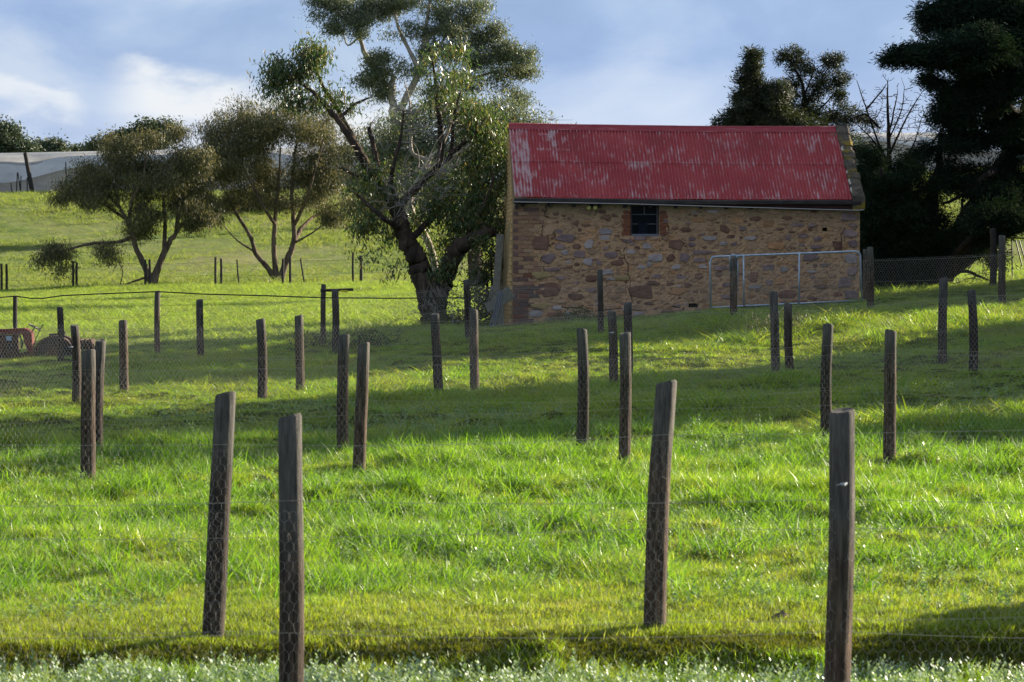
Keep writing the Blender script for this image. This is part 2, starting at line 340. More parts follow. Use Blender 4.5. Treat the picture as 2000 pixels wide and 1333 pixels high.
# lush foreground grass
X, Y, r = fan(78000, 16.9, 33, 1)
k = (hn(X, Y, 8.3, 1.9) + r.normal(0, .22, len(X))) > .33
X, Y = X[k], Y[k]
z = ground(X, Y); lush = hn(X, Y, 2.1, .7); edge = np.clip((Y-16.6)/2.2+.35*(hn(X, Y, 4.4, .9)-.5), .18, 1)
gap = np.exp(-((Y-31.4)/1.5)**2)       # trodden, shorter strip between the fence lines
s = (.30+.45*lush*lush+.35*hn(X, Y, 6.1, .2)**3)*edge*(1-.45*gap)*r.uniform(.7, 1.2, len(X))
s = s*(1+.0*X)
scl = np.stack([s*.85+.3, s*.85+.3, s], 1)
scatter('foreground_grass', np.stack([X, Y, z], 1), r.uniform(0, 6.28, len(X)), scl, gb, G1)
X, Y, r = fan(30000, 16.4, 33, 2)
s = r.uniform(.7, 1.5, len(X)); k = (r.uniform(0, 1, len(X)) < np.clip(1.3-(Y-16.4)/14, .4, 1))
X, Y, s = X[k], Y[k], s[k]
scatter('short_grass', np.stack([X, Y, ground(X, Y)], 1), r.uniform(0, 6.28, len(X)), np.stack([s, s, s], 1), gs, G2)
X, Y, r = fan(620, 17.8, 33, 21); n_t = 12
cx_, cy_ = np.repeat(X, n_t), np.repeat(Y, n_t); rr0 = np.repeat(r.uniform(.05, .22, len(X)), n_t); X2 = cx_+r.normal(0, 1, len(cx_))*rr0; Y2 = cy_+r.normal(0, 1, len(cx_))*rr0
k = (Y2 > 17.5+r.uniform(0, 1.8, len(Y2))) & (Y2 < 33); X2, Y2, rr0 = X2[k], Y2[k], rr0[k]; s = r.uniform(.7, 1.25, len(X2))*(.75+rr0*2.2)
scatter('grass_tussocks', np.stack([X2, Y2, ground(X2, Y2)], 1), r.uniform(0, 6.28, len(X2)), np.stack([s, s, s], 1), gt, leafmat('tussock_green', [(.05, .11, .014), (.10, .21, .02), (.16, .28, .03), (.24, .35, .06)], trans=.5, rough=.5, spec=.3, inst=True))
# middle grass
X, Y, r = fan(60000, 33, 60, 3, .20)
lush = hn(X, Y, 1.1, 2.1); s = (.5+.9*lush**2)*r.uniform(.7, 1.3, len(X))
px = 1000+F*X/Y
strip = ((px > 1400) & (Y > 50)).astype(float)
s = s*(1+.5*strip*lush)*np.where((Y > 57) & (X > -1), .35, 1)*np.where((Y > 34) & (Y < 57), .72, 1)*np.where((X < -7.2) & (Y > 46), .45, 1)
kk = r.uniform(0, 1, len(X)) < .62
sc_ = np.stack([s*1.3+.4, s*1.3+.4, s], 1); XYZ = np.stack([X, Y, ground(X, Y)], 1); rt = r.uniform(0, 6.28, len(X))
scatter('middle_grass', XYZ[kk], rt[kk], sc_[kk], gb, G1)
sc2 = sc_.copy(); sc2[:, 2] *= .7
scatter('trodden_grass', XYZ[~kk], rt[~kk], sc2[~kk]*1.2, gm, G2)
# paddock beyond
X, Y, r = fan(52000, 58, 136, 4, .20)
k = ~((Y > 65.5) & (Y < 71) & (X > -.3) & (X < 8.5)); X, Y = X[k], Y[k]
s = (.55+.6*hn(X, Y, .5, 1.1))*r.uniform(.7, 1.3, len(X))*np.where((Y < 66) & (X > -1), .3, 1)*np.where((X < -7.5) & (Y < 60), .4, 1)
G6 = leafmat('paddock_blades', [(.12, .20, .035), (.20, .29, .06), (.28, .35, .09), (.37, .39, .16)], trans=.5, rough=.5, inst=True, pscale=.35, patch=[(.10, .14, .04), (.19, .24, .07), (.30, .32, .13)])
scatter('paddock_grass', np.stack([X, Y, ground(X, Y)], 1), r.uniform(0, 6.28, len(X)), np.stack([s*2.4, s*2.4, s*.85], 1), gp1, G6)
X, Y, r = fan(26000, 138, 228, 5, .19)
s = (.5+.9*hn(X, Y, .35, 2.7))*r.uniform(.7, 1.3, len(X))
scatter('hill_grass', np.stack([X, Y, ground(X, Y)], 1), r.uniform(0, 6.28, len(X)), np.stack([s*3, s*3, s*1.2], 1), gp2, G7)
X, Y, r = fan(26000, 16.45, 21, 16)
k = r.uniform(0, 1, len(X)) < np.clip(1.25-(Y-16.4)/4.6, .2, 1); X, Y = X[k], Y[k]; s = r.uniform(.5, 1.1, len(X))
scatter('mown_grass_edge', np.stack([X, Y, ground(X, Y)], 1), r.uniform(0, 6.28, len(X)), np.stack([s, s, s*.9], 1), gl, G8)
# mossy bank
X, Y, r = fan(15000, 15.9, 17.6, 6)
s = r.uniform(.3, .95, len(X))
mb_ = [blades_mesh('moss_clump', 22, .035, .045, .006, .9, 2, rng) for _ in range(4)]
scatter('mossy_bank_cover', np.stack([X, Y, ground(X, Y)-.005], 1), r.uniform(0, 6.28, len(X)), np.stack([s*1.3, s*1.3, s], 1), mb_, G3)
# silver leaved plants along the bottom
def sprig(rg):
    V = []; Q = []
    for st in range(3):
        x0, y0 = rg.uniform(-.025, .025), rg.uniform(-.025, .025); h = rg.uniform(.06, .15); lx, ly = rg.uniform(-.3, .3), rg.uniform(-.3, .3)
        for k in range(9):
            t = (k+1)/9; c = Vector((x0+lx*h*t, y0+ly*h*t, h*t)); a = k*2.4+rg.uniform(0, .6); up = .5+.9*t
            d = Vector((math.cos(a), math.sin(a), up)).normalized(); sd_ = d.cross(Vector((0, 0, 1))).normalized(); L = .034*(1.1-.5*t); w = L*.30
            o = len(V); V += [c, c+d*L*.5+sd_*w, c+d*L, c+d*L*.5-sd_*w]; Q.append((o, o+1, o+2, o+3))
    return npmesh('sprig', V, np.array(Q))
X, Y, r = fan(3800, 13.6, 16.25, 7)
k = Y < 15.93-.16*np.sin(X*1.3+.5)-.10*np.sin(X*3.7+2)+.12*np.sin(X*5+1)*np.sin(X*2.1)+r.normal(0, .06, len(X)); X, Y = X[k], Y[k]
s = r.uniform(.6, 1.3, len(X))
scatter('silver_leaved_plants', np.stack([X, Y, ground(X, Y)-.01], 1), r.uniform(0, 6.28, len(X)), np.stack([s, s, s], 1), [sprig(rng) for _ in range(6)], G4)
X, Y, r = fan(9000, 13.0, 16.1, 8)
s = r.uniform(.35, .75, len(X))
scatter('green_weeds', np.stack([X, Y, ground(X, Y)], 1), r.uniform(0, 6.28, len(X)), np.stack([s, s, s], 1), gb, G1)
X, Y, r = fan(5200, 17.2, 40, 9); k = hn(X, Y, 1.7, 5) > .45; X, Y = X[k], Y[k]; s = r.uniform(.6, 1.4, len(X))
scatter('broadleaf_weeds', np.stack([X, Y, ground(X, Y)], 1), r.uniform(0, 6.28, len(X)), np.stack([s, s, s*.9], 1), [sprig(rng) for _ in range(3)], leafmat('weed_leaves', [(.08, .16, .04), (.16, .26, .09), (.30, .38, .20)], trans=.35, rough=.35, spec=.6, inst=True))
# ------------------------------------------------------------------ fences
def b_post(t, b):
    n = noise(t, 9, 6, .7, stretch=(5, 5, .5)); n2 = noise(t, 3, 3)
    bump(t, b, n, .8, .02)
    c = ramp(t, n, [(.32, (.022, .017, .014)), (.5, (.062, .045, .036)), (.7, (.16, .12, .09))])
    c = mixc(t, ramp(t, n2, [(.45, (0, 0, 0)), (.7, (.6, .6, .6))]), c, (.065, .07, .06))
    o = t.nodes.new('ShaderNodeObjectInfo').outputs['Random']; s = t.nodes.new('ShaderNodeSeparateXYZ'); tc_ = t.nodes.new('ShaderNodeTexCoord'); t.links.new(tc_.outputs['Object'], s.inputs[0])
    c = mixc(t, 1.0, c, ramp(t, o, [(0, (.65, .66, .68)), (.5, (1.0, .95, .9)), (1, (1.45, 1.3, 1.15))]), 'MULTIPLY')
    mr = t.nodes.new('ShaderNodeMapRange'); mr.inputs[1].default_value = .85; mr.inputs[2].default_value = 1.2; mr.inputs[4].default_value = .7; t.links.new(s.outputs['Z'], mr.inputs[0])
    n3 = noise(t, 26, 4, .6, stretch=(2.5, 2.5, .10)); c = mixc(t, ramp(t, n3, [(.36, (.85, .85, .85)), (.43, (0, 0, 0))]), c, (.010, .008, .007))
    return mixc(t, mr.outputs[0], c, ramp(t, n, [(.35, (.045, .045, .042)), (.65, (.15, .145, .13))]))
M_post = mat('weathered_post_timber', rough=.9, spec=.2, build=b_post)
def b_post2(t, b):
    n = noise(t, 9, 6, .7, stretch=(5, 5, .5)); bump(t, b, n, .8, .02)
    return ramp(t, n, [(.32, (.018, .017, .017)), (.6, (.06, .055, .05))])
M_post2 = mat('dark_old_timber', rough=.9, spec=.15, build=b_post2)
M_wire = mat('galvanised_wire', (.31, .285, .24), .5, .3, spec=.5)
M_wire_d = mat('dark_wire', (.05, .05, .048), .6, .3)
M_pipe_blk = mat('black_irrigation_pipe', (.015, .016, .018), .4)
def post_mesh(H, r, top, seed, depth=.35):
    """H height; top=(dx,dy) lean offset at top"""
    rg = random.Random(seed); n = 18; V = []; Fs = []; rows = 12
    ph = [rg.uniform(0, 6.28) for _ in range(4)]; bowx, bowy = rg.uniform(-.02, .02), rg.uniform(-.02, .02)
    for i in range(rows+1):
        t = -depth/H + (1+depth/H)*i/rows; rad = r*(1.05-.10*max(t, 0)); bw = math.sin(math.pi*max(t, 0))
        for k in range(n):
            q = 6.2832*k/n
            rr = rad*(1+.035*math.sin(2*q+ph[0]+t)+.03*math.sin(3*q+ph[1]+t*2)+.018*math.sin(7*q+ph[2])+.02*math.sin(t*11+ph[3]+q)+rg.uniform(-.012, .012))
            V.append((top[0]*t+bowx*bw+rr*math.cos(q), top[1]*t+bowy*bw+rr*math.sin(q), H*t+(0.012*math.cos(q+ph[0]) if i == rows else 0)))
    for i in range(rows):
        for k in range(n): Fs.append((i*n+k, i*n+(k+1) % n, (i+1)*n+(k+1) % n, (i+1)*n+k))
    o = rows*n; m = len(V)
    for k in range(n):  # worn chamfer
        x, y_, z_ = V[o+k]; V.append((top[0]+(x-top[0])*.86, top[1]+(y_-top[1])*.86, z_+.012))
    for k in range(n): Fs.append((o+k, o+(k+1) % n, m+(k+1) % n, m+k))
    V.append((top[0], top[1], H+.006))
    for k in range(n): Fs.append((m+k, m+(k+1) % n, len(V)-1))
    me = bpy.data.meshes.new('post'); me.from_pydata(V, [], Fs); me.update()
    me.polygons.foreach_set('use_smooth', [i < rows*n for i in range(len(Fs))]); return me
def netting_mesh(L, H, cell=.05, rad=.0010, seed=1):
    rg = np.random.RandomState(seed); nx = int(L/cell); nz_ = int(H/(cell*.85)); px_, pz = L/nx, H/nz_
    V = []; E = []
    # hexagons: zigzag rows joined by upright twists
    def pt(i, j, top): # i half cell index, j row
        zz = j*pz + (pz*.22 if (i+j) % 2 == 0 else -pz*.22)
        return (i*px_/2, 0, zz)
    idx = {}
    for j in range(nz_+1):
        for i in range(2*nx+1):
            x, y_, zz = pt(i, j, 0); idx[i, j] = len(V); V.append((x+rg.normal(0, .0025), rg.normal(0, .004), min(max(zz, 0), H)+rg.normal(0, .0025)))
    for j in range(nz_+1):
        for i in range(2*nx):
            E.append((idx[i, j], idx[i+1, j], .8))
        if j < nz_:
            for i in range(2*nx+1):
                if (i+j) % 2 == 0: E.append((idx[i, j], idx[i, j+1], 1.5))
    V = np.array(V); A = V[[e[0] for e in E]]; B = V[[e[1] for e in E]]; R = rad*np.array([e[2] for e in E])[:, None]
    d = B-A; d /= np.linalg.norm(d, axis=1)[:, None]; u = np.cross(d, [0, 1, 0]); u /= np.maximum(np.linalg.norm(u, axis=1)[:, None], 1e-6); w = np.cross(d, u)
    vs_ = []
    for q in (0, 2.094, 4.189):
        off = (u*math.cos(q)+w*math.sin(q))*R; vs_ += [A+off, B+off]
    n = len(A); VV = np.concatenate(vs_); a = np.arange(n)
    Fq = np.concatenate([np.stack([a+(2*k)*n, a+(2*k+1)*n, a+((2*k+3) % 6)*n, a+((2*k+2) % 6)*n], 1) for k in range(3)])
    return npmesh('netting', VV, Fq)
NETS = {}
def fence(name, label, cat, Y, posts, wires=(), net=0, r=None, m=M_post, mw=M_wire, wr=.0014, ext=None, group=None, cell=.05, nrad=.0007, spans=None, sag=.02):
    """posts: (px_top, py_top, px_base, width_px or None, [Y override])"""
    s = F/Y; root = None; tops = []
    if ext:   # repeats just past the picture edges
        sp, hh, nl, nr_ = ext
        a = sorted(posts, key=lambda q: q[2])
        for k in range(1, nl+1): posts = posts + [(a[0][2]-sp*k, None, a[0][2]-sp*k, a[0][3])]
        for k in range(1, nr_+1): posts = posts + [(a[-1][2]+sp*k, None, a[-1][2]+sp*k, a[-1][3])]
    posts = sorted(posts, key=lambda q: q[2])
    base0 = None
    for i, q in enumerate(posts):
        yy = q[4] if len(q) > 4 else Y
        x = (q[2]-1000)*yy/F; z = gz(x, yy)
        if base0 is None: base0 = (x, yy, z); root = thing(name, label, cat, base0, group=group)
        if q[1] is None: H = ext[1]; lx = .02
        else: H = (HZ-q[1])*yy/F - z; lx = (q[0]-q[2])*yy/F
        rad = (q[3] or 20)/2*yy/F
        mm = q[5] if len(q) > 5 else m
        p = link('post', post_mesh(H, rad, (lx, random.Random(int(q[2])).uniform(-.03, .03)), int(q[2]*7+Y)), mm, root)
        p.location = Vector((x, yy, z))-Vector(base0)
        if len(q) > 6: p['label'] = q[6]
        tops.append((x, yy, z, H, lx, rad))
    for i in range(len(tops)-1):
        a, b = tops[i], tops[i+1]
        for h in wires:
            A = Vector((a[0]+a[4]*h/a[3], a[1]-a[5]*.9, a[2]+h)); B = Vector((b[0]+b[4]*h/b[3], b[1]-b[5]*.9, b[2]+h))
            if h > a[3]-.02 or h > b[3]-.02: continue
            mb = MB(); sg = sag*random.Random(i*31+int(h*100)).uniform(.4, 1.6)
            mb.tube([A.lerp(B, t)-Vector((0, 0, sg*4*t*(1-t)))-Vector(base0) for t in (0, .15, .3, .5, .7, .85, 1)], wr, 4, False)
            mb.build('wire', mw, root)
        if net and (spans is None or i in spans):
            key = (round(cell, 3), nrad)
            if key not in NETS: NETS[key] = [netting_mesh(2.6, 1.1, cell, nrad, k) for k in range(2)]
            me = NETS[key][i % 2]
            o = link('netting', me, mw, root); A = Vector((a[0], a[1]-a[5]-.01, a[2])); B = Vector((b[0], b[1]-b[5]-.01, b[2])); d = B-A
            o.location = A-Vector(base0)+Vector((0, 0, -.0)); o.scale = (d.length/2.6, 1, net/1.1)
            o.rotation_euler = (0, -math.asin(d.z/d.length), math.atan2(d.y, d.x))
            if o.scale.x > 1.6: o.scale.x = d.length/2.6
    return root
M_net1 = M_wire
fence('post_and_netting_fence', 'closest wooden post fence, its posts cut off by the bottom edge', 'fence', 13.55,
      [(565, 817, 566, 47), (1644, 806, 1630, 52)], wires=(.62, 1.25), net=1.2, ext=(1068, 1.45, 1, 1), wr=.0016)
fence('post_and_netting_fence', 'second fence from the front, leaning posts rising from the mossy bank', 'fence', 16.7,
      [(440, 772, 415, 41), (1302, 750, 1280, 42)], wires=(.05, .6, 1.15), net=1.12, ext=(866, 1.38, 1, 1), wr=.0016)
fence('post_and_netting_fence', 'third fence from the front, four round posts ending in the bright tall grass', 'fence', 27.8,
      [(172, 687, 171, 28), (711, 673, 700, 24), (1221, 653, 1219, 23), (1740, 648, 1738, 24)], wires=(.05, .62, 1.1), net=1.08, ext=(523, 1.3, 1, 1))
fence('post_and_netting_fence', 'fourth fence from the front, thinner posts standing close behind the third fence', 'fence', 30.5,
      [(197, 667, 190, 22), (672, 657, 669, 22), (1137, 645, 1136, 22), (1618, 636, 1616, 21)], wires=(.05, .62, 1.1), net=1.08, ext=(475, 1.25, 1, 1))
fence('post_and_netting_fence', 'fifth fence from the front, posts along the lit strip below the tractor', 'fence', 41.8,
      [(146, 637, 149, 18), (509, 625, 511, 18), (849, 615, 857, 18), (1195, 610, 1198, 18), (1539, 595, 1544, 16), (1897, 568, 1901, 17)], wires=(.05, .62, 1.12), net=1.08, ext=(345, 1.25, 1, 1), wr=.0018, nrad=.0012)
fence('post_and_netting_fence', 'sixth fence from the front, posts standing one step behind the fifth fence', 'fence', 43.8,
      [(240, 628, 242, 17), (583, 618, 586, 17), (925, 606, 928, 18), (1226, 593, 1228, 17), (1511, 572, 1516, 17), (1843, 545, 1841, 17)], wires=(.05, .6, 1.1), net=1.08, ext=(330, 1.25, 1, 1), wr=.0018, nrad=.0012)
fence('post_and_netting_fence', 'netting fence running past the tractor and in front of the stone barn and pipe gate', 'fence', 55,
      [(117, 602, 118, 13), (390, 587, 392, 14), (654, 567, 655, 14), (911, 548, 915, 13), (1172, 529, 1174, 11), (1433, 505, 1433, 14), (1699, 485, 1700, 13), (1957, 462, 1957, 14)],
      wires=(.05, .6, 1.0), net=1.02, ext=(262, 1.15, 1, 1), wr=.002, nrad=.0013)
fence('post_and_wire_fence', 'wire fence behind the tractor carrying a sagging black pipe on its post tops', 'fence', 58.5,
      [(30, 580, 31, 9, 59, M_post2), (308, 570, 308, 11), (632, 557, 632, 10)], wires=(.3, .6, .85, 1.05), wr=.002, mw=M_wire_d, ext=(300, 1.2, 1, 0))
fence('post_and_wire_fence', 'short wire fence of dark old posts at the right edge under the cypress', 'fence', 70,
      [(1893, 467, 1893, 8, 92, M_post2), (1939, 448, 1939, 13, 68, M_post2), (2060, 440, 2060, 13, 66, M_post2)], wires=(.4, .8), wr=.003, mw=M_wire_d)
# far fence across the left paddock
ffp = []
for a, b, c, w in ((3, 516, 3, 5), (13, 517, 13, 5), (143, 511, 143, 5), (150, 513, 150, 5), (284, 508, 284, 5), (292, 508, 292, 5), (421, 503, 421, 4.5), (432, 506, 432, 5), (463, 508, 467, 3),
                   (553, 506, 553, 5), (567, 502, 567, 5), (587, 506, 595, 3), (690, 494, 690, 4), (705, 500, 705, 6), (880, 492, 880, 5), (-120, 518, -120, 5), (-130, 518, -130, 5)):
    ffp.append((a, b, c, w, 134))
fence('far_paddock_fence', 'far wire fence of paired thin posts crossing the left paddock by the tree trunks', 'fence', 134, ffp, wires=(.5, 1.15), wr=.006, m=M_post2, mw=M_wire_d, sag=.05)
# black pipe along the wire fence tops
mb = MB()
hp = [(-60, 586), (31, 579), (60, 583), (85, 583), (120, 578), (180, 575), (308, 570), (400, 575), (520, 578), (632, 582), (760, 583), (912, 582)]
mb.tube([P(a, b, 58.3) for a, b in hp], .013, 6); mb.build('irrigation_pipe', M_pipe_blk, label='sagging black irrigation pipe strung along the fence posts behind the tractor', cat='pipe')
mb = MB(); mb.tube([P(626, 568, 58.1), P(690, 566, 58.1)], .03, 6)
bt = mb.build('timber_rail', M_post2, label='short dark rail joining two fence posts, yellow tag at its end', cat='rail')
mb = MB(); mb.box(-.08, .08, -.02, .02, -.02, .02, Matrix.Translation(P(672, 569, 57.9))); mb.build('yellow_tag', mat('yellow_plastic', (.6, .5, .03), .5), bt)
# white insulator and wire knots on posts
mk = mat('white_insulator', (.4, .42, .44), .4)
for px_, py_, Y_, nm in ((1650, 946, 13.4, 'nearest right post'), (1196, 650, 41.6, 'post before the barn'), (140, 678, 41.65, 'post beside the tractor wheel')):
    mb = MB(); c = P(px_, py_, Y_); sz = .010 if Y_ < 20 else .016
    mb.tube([c+Vector((-sz*1.6, -.0, 0)), c+Vector((0, -.012, -.003)), c+Vector((sz*1.2, 0, .004))], [sz*.5, sz*.8, sz*.5], 7)
    mb.tube([c+Vector((-sz*3.5, 0, -sz*.6)), c+Vector((-sz*1.5, 0, 0))], sz*.25, 5)
    mb.build('wire_tie', mk, label='small pale wire tie on the '+nm, cat='wire tie', group='pale wire ties on posts')
# ------------------------------------------------------------------ stone barn
AB = math.radians(2.7); YB = 66.0
BR = Matrix.Rotation(AB, 4, 'Z'); B0 = Vector((.02, YB, -1.19))
barn = thing('stone_barn', 'old rubble stone barn with weathered red corrugated iron roof', 'barn', B0, AB)
LW = 8.10; DW = 4.2; SB = F/YB
def hw(u): return 2.95 - .11*u/LW        # top of front wall (local z)
def loc(px, py):                          # photo pixel on the front wall -> wall coords
    a = (px-1000)/F; x0, y0 = B0.x, B0.y; u = (a*y0-x0)/(math.cos(AB)-a*math.sin(AB)); yy = y0+u*math.sin(AB)
    return u, (HZ-py)*yy/F-B0.z
def b_mortar(t, b):
    n = noise(t, 1.3, 6, .6); n2 = noise(t, 7, 8, .7, stretch=(1, 1, 1.8)); n3 = noise(t, 30, 4)
    ad = t.nodes.new('ShaderNodeMath'); ad.operation = 'ADD'; t.links.new(n2, ad.inputs[0]); t.links.new(n3, ad.inputs[1]); bump(t, b, ad.outputs[0], .9, .03)
    c = ramp(t, n, [(.32, (.42, .27, .17)), (.5, (.55, .345, .195)), (.68, (.60, .33, .175))])
    d = mixc(t, ramp(t, n2, [(.36, (1, 1, 1)), (.50, (0, 0, 0))]), c, (.24, .145, .10))
    d = mixc(t, ramp(t, n2, [(.60, (0, 0, 0)), (.74, (.7, .7, .7))]), d, (.56, .42, .29))
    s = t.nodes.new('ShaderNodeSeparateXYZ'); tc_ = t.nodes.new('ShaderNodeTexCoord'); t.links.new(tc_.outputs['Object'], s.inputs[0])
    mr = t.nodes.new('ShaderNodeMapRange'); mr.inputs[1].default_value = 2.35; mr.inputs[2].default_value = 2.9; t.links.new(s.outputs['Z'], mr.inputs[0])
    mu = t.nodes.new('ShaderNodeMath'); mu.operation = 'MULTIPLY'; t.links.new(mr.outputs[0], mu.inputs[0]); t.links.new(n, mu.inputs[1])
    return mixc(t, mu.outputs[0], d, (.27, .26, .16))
M_mortar = mat('ochre_lime_mortar', rough=.95, spec=.1, build=b_mortar)
def stonemat(name, a, c):
    def bl(t, b):
        n = noise(t, 5, 6, .65, stretch=(1, 1, 1.6)); bump(t, b, n, .7, .04)
        o = t.nodes.new('ShaderNodeObjectInfo').outputs['Random']
        base = ramp(t, n, [(.35, a), (.65, c)])
        return mixc(t, 1.0, base, ramp(t, o, [(0, (.78, .78, .78)), (1, (1.2, 1.17, 1.12))]), 'MULTIPLY')
    return mat(name, rough=.85, spec=.2, build=bl)
SM = {'P': stonemat('purple_stone', (.20, .135, .13), (.34, .245, .235)), 'B': stonemat('brown_stone', (.15, .080, .060), (.27, .15, .105)),
      'L': stonemat('lilac_grey_stone', (.30, .245, .24), (.47, .40, .39)), 'Y': stonemat('yellow_stone', (.32, .22, .10), (.44, .33, .17)),
      'T': stonemat('tan_stone', (.34, .21, .135), (.48, .31, .20)), 'O': stonemat('orange_stone', (.38, .20, .10), (.52, .29, .15))}
def bx(bo): return (min(bo[0]), max(bo[0]), min(bo[1]), max(bo[1]))
wu0, wz1 = loc(1231, 401); wu1, wz0 = loc(1287, 461)
holes = [(wu0, wu1, wz0, 2.86)]
du0, dz1 = loc(1345, 593); du1, dz0 = loc(1363, 601); holes.append((du0, du1, dz0, dz1))
eu0, ez1 = loc(1606, 445); eu1, ez0 = loc(1615, 452); holes.append((eu0, eu1, ez0, ez1))
# front wall skin with real openings
us = np.unique(np.round(np.concatenate([np.arange(0, LW, .06), [LW]]+[[h[0], h[1]] for h in holes]), 4))
zs = np.unique(np.round(np.concatenate([np.arange(-.5, 2.8, .06)]+[[h[2], min(h[3], 2.78)] for h in holes]+[[2.84, 2.95]]), 4))
r = np.random.RandomState(8)
V = np.array([(u, -.006+.010*math.sin(u*9+zz*5)*math.sin(zz*11-u*3)+r.normal(0, .006), zz if zz < 2.9 else hw(u)) for zz in zs for u in us])
Q = []
for j in range(len(zs)-1):
    for i in range(len(us)-1):
        cu, cz = (us[i]+us[i+1])/2, (zs[j]+zs[j+1])/2
        if any(h[0] < cu < h[1] and h[2] < cz < h[3] for h in holes): continue
        Q.append((j*len(us)+i, j*len(us)+i+1, (j+1)*len(us)+i+1, (j+1)*len(us)+i))
wf = link('wall', npmesh('wall', V, np.array(Q), False), M_mortar, barn)
# wall core: gables, back, reveals
M_core = stonemat('gable_stone', (.16, .12, .085), (.30, .23, .15))
RZ = 4.79    # ridge height local at left (right end lower by the sag)
mb = MB()
def slab(poly, a, b, axis='x'):
    pass
mb.prism([], 0, 0) if False else None
def gable(mb, x0, x1, ridge, d=DW, e=2.90):
    V = [(x0, 0.004, -.5), (x0, d, -.5), (x0, d, e-.02), (x0, d/2, ridge), (x0, 0.004, e-.02)]; V += [(x1, a, b) for _, a, b in V]
    mb.add(V, [(0, 4, 3, 2, 1), (5, 6, 7, 8, 9), (0, 1, 6, 5), (1, 2, 7, 6), (2, 3, 8, 7), (3, 4, 9, 8), (4, 0, 5, 9)])
gable(mb, LW-.42, LW-.001, RZ-.02, e=2.80); mb.build('gable_wall', M_core, barn)
mb = MB(); mb.box(.42, LW-.42, DW-.4, DW-.001, -.5, 2.75); mb.build('wall', M_core, barn)
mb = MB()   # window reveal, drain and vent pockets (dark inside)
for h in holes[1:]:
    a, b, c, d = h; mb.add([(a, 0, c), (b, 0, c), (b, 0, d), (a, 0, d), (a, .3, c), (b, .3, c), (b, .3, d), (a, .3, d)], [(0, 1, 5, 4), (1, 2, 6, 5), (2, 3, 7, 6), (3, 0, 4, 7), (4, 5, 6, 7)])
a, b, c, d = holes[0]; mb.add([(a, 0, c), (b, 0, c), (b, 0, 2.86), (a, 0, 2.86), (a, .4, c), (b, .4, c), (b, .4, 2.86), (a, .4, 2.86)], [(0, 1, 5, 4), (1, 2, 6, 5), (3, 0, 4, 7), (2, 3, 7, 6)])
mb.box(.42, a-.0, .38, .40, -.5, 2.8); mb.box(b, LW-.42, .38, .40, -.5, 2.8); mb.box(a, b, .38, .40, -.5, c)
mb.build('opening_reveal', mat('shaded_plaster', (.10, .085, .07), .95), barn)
# stones
def stone(u, z, w, h, key, seed, proud=.03, fill=False, parent=barn, collect=None):
    rg = random.Random(seed); n = rg.choice((5, 6, 7, 8)); pts = []
    sq = rg.uniform(.7, 1.0)
    for k in range(n):
        q = 6.2832*(k+rg.uniform(-.28, .28))/n; cx, cy = math.cos(q), math.sin(q); m_ = max(abs(cx), abs(cy)); rr = (1-sq)+sq/m_*1.0
        rr *= rg.uniform(.78, 1.08)
        pts.append((u+cx*rr*w/2*1.02, z+cy*rr*h/2*1.02))
    V = [(x, .03, y_) for x, y_ in pts]+[(x, -proud*.55, y_) for x, y_ in pts]
    f1 = .90; V += [(u+(x-u)*f1, -proud*rg.uniform(.85, 1.15), z+(y_-z)*f1) for x, y_ in pts]; V.append((u+rg.uniform(-.2, .2)*w, -proud*rg.uniform(1.0, 1.3), z+rg.uniform(-.2, .2)*h))
    Fs = [(i, (i+1) % n, n+(i+1) % n, n+i) for i in range(n)]+[(n+i, n+(i+1) % n, 2*n+(i+1) % n, 2*n+i) for i in range(n)]+[(2*n+i, 2*n+(i+1) % n, 3*n) for i in range(n)]
    if collect is not None: collect.add(V, Fs); return
    me = bpy.data.meshes.new('stone'); me.from_pydata(V, [], Fs); me.update()
    link('stone', me, SM[key], parent)
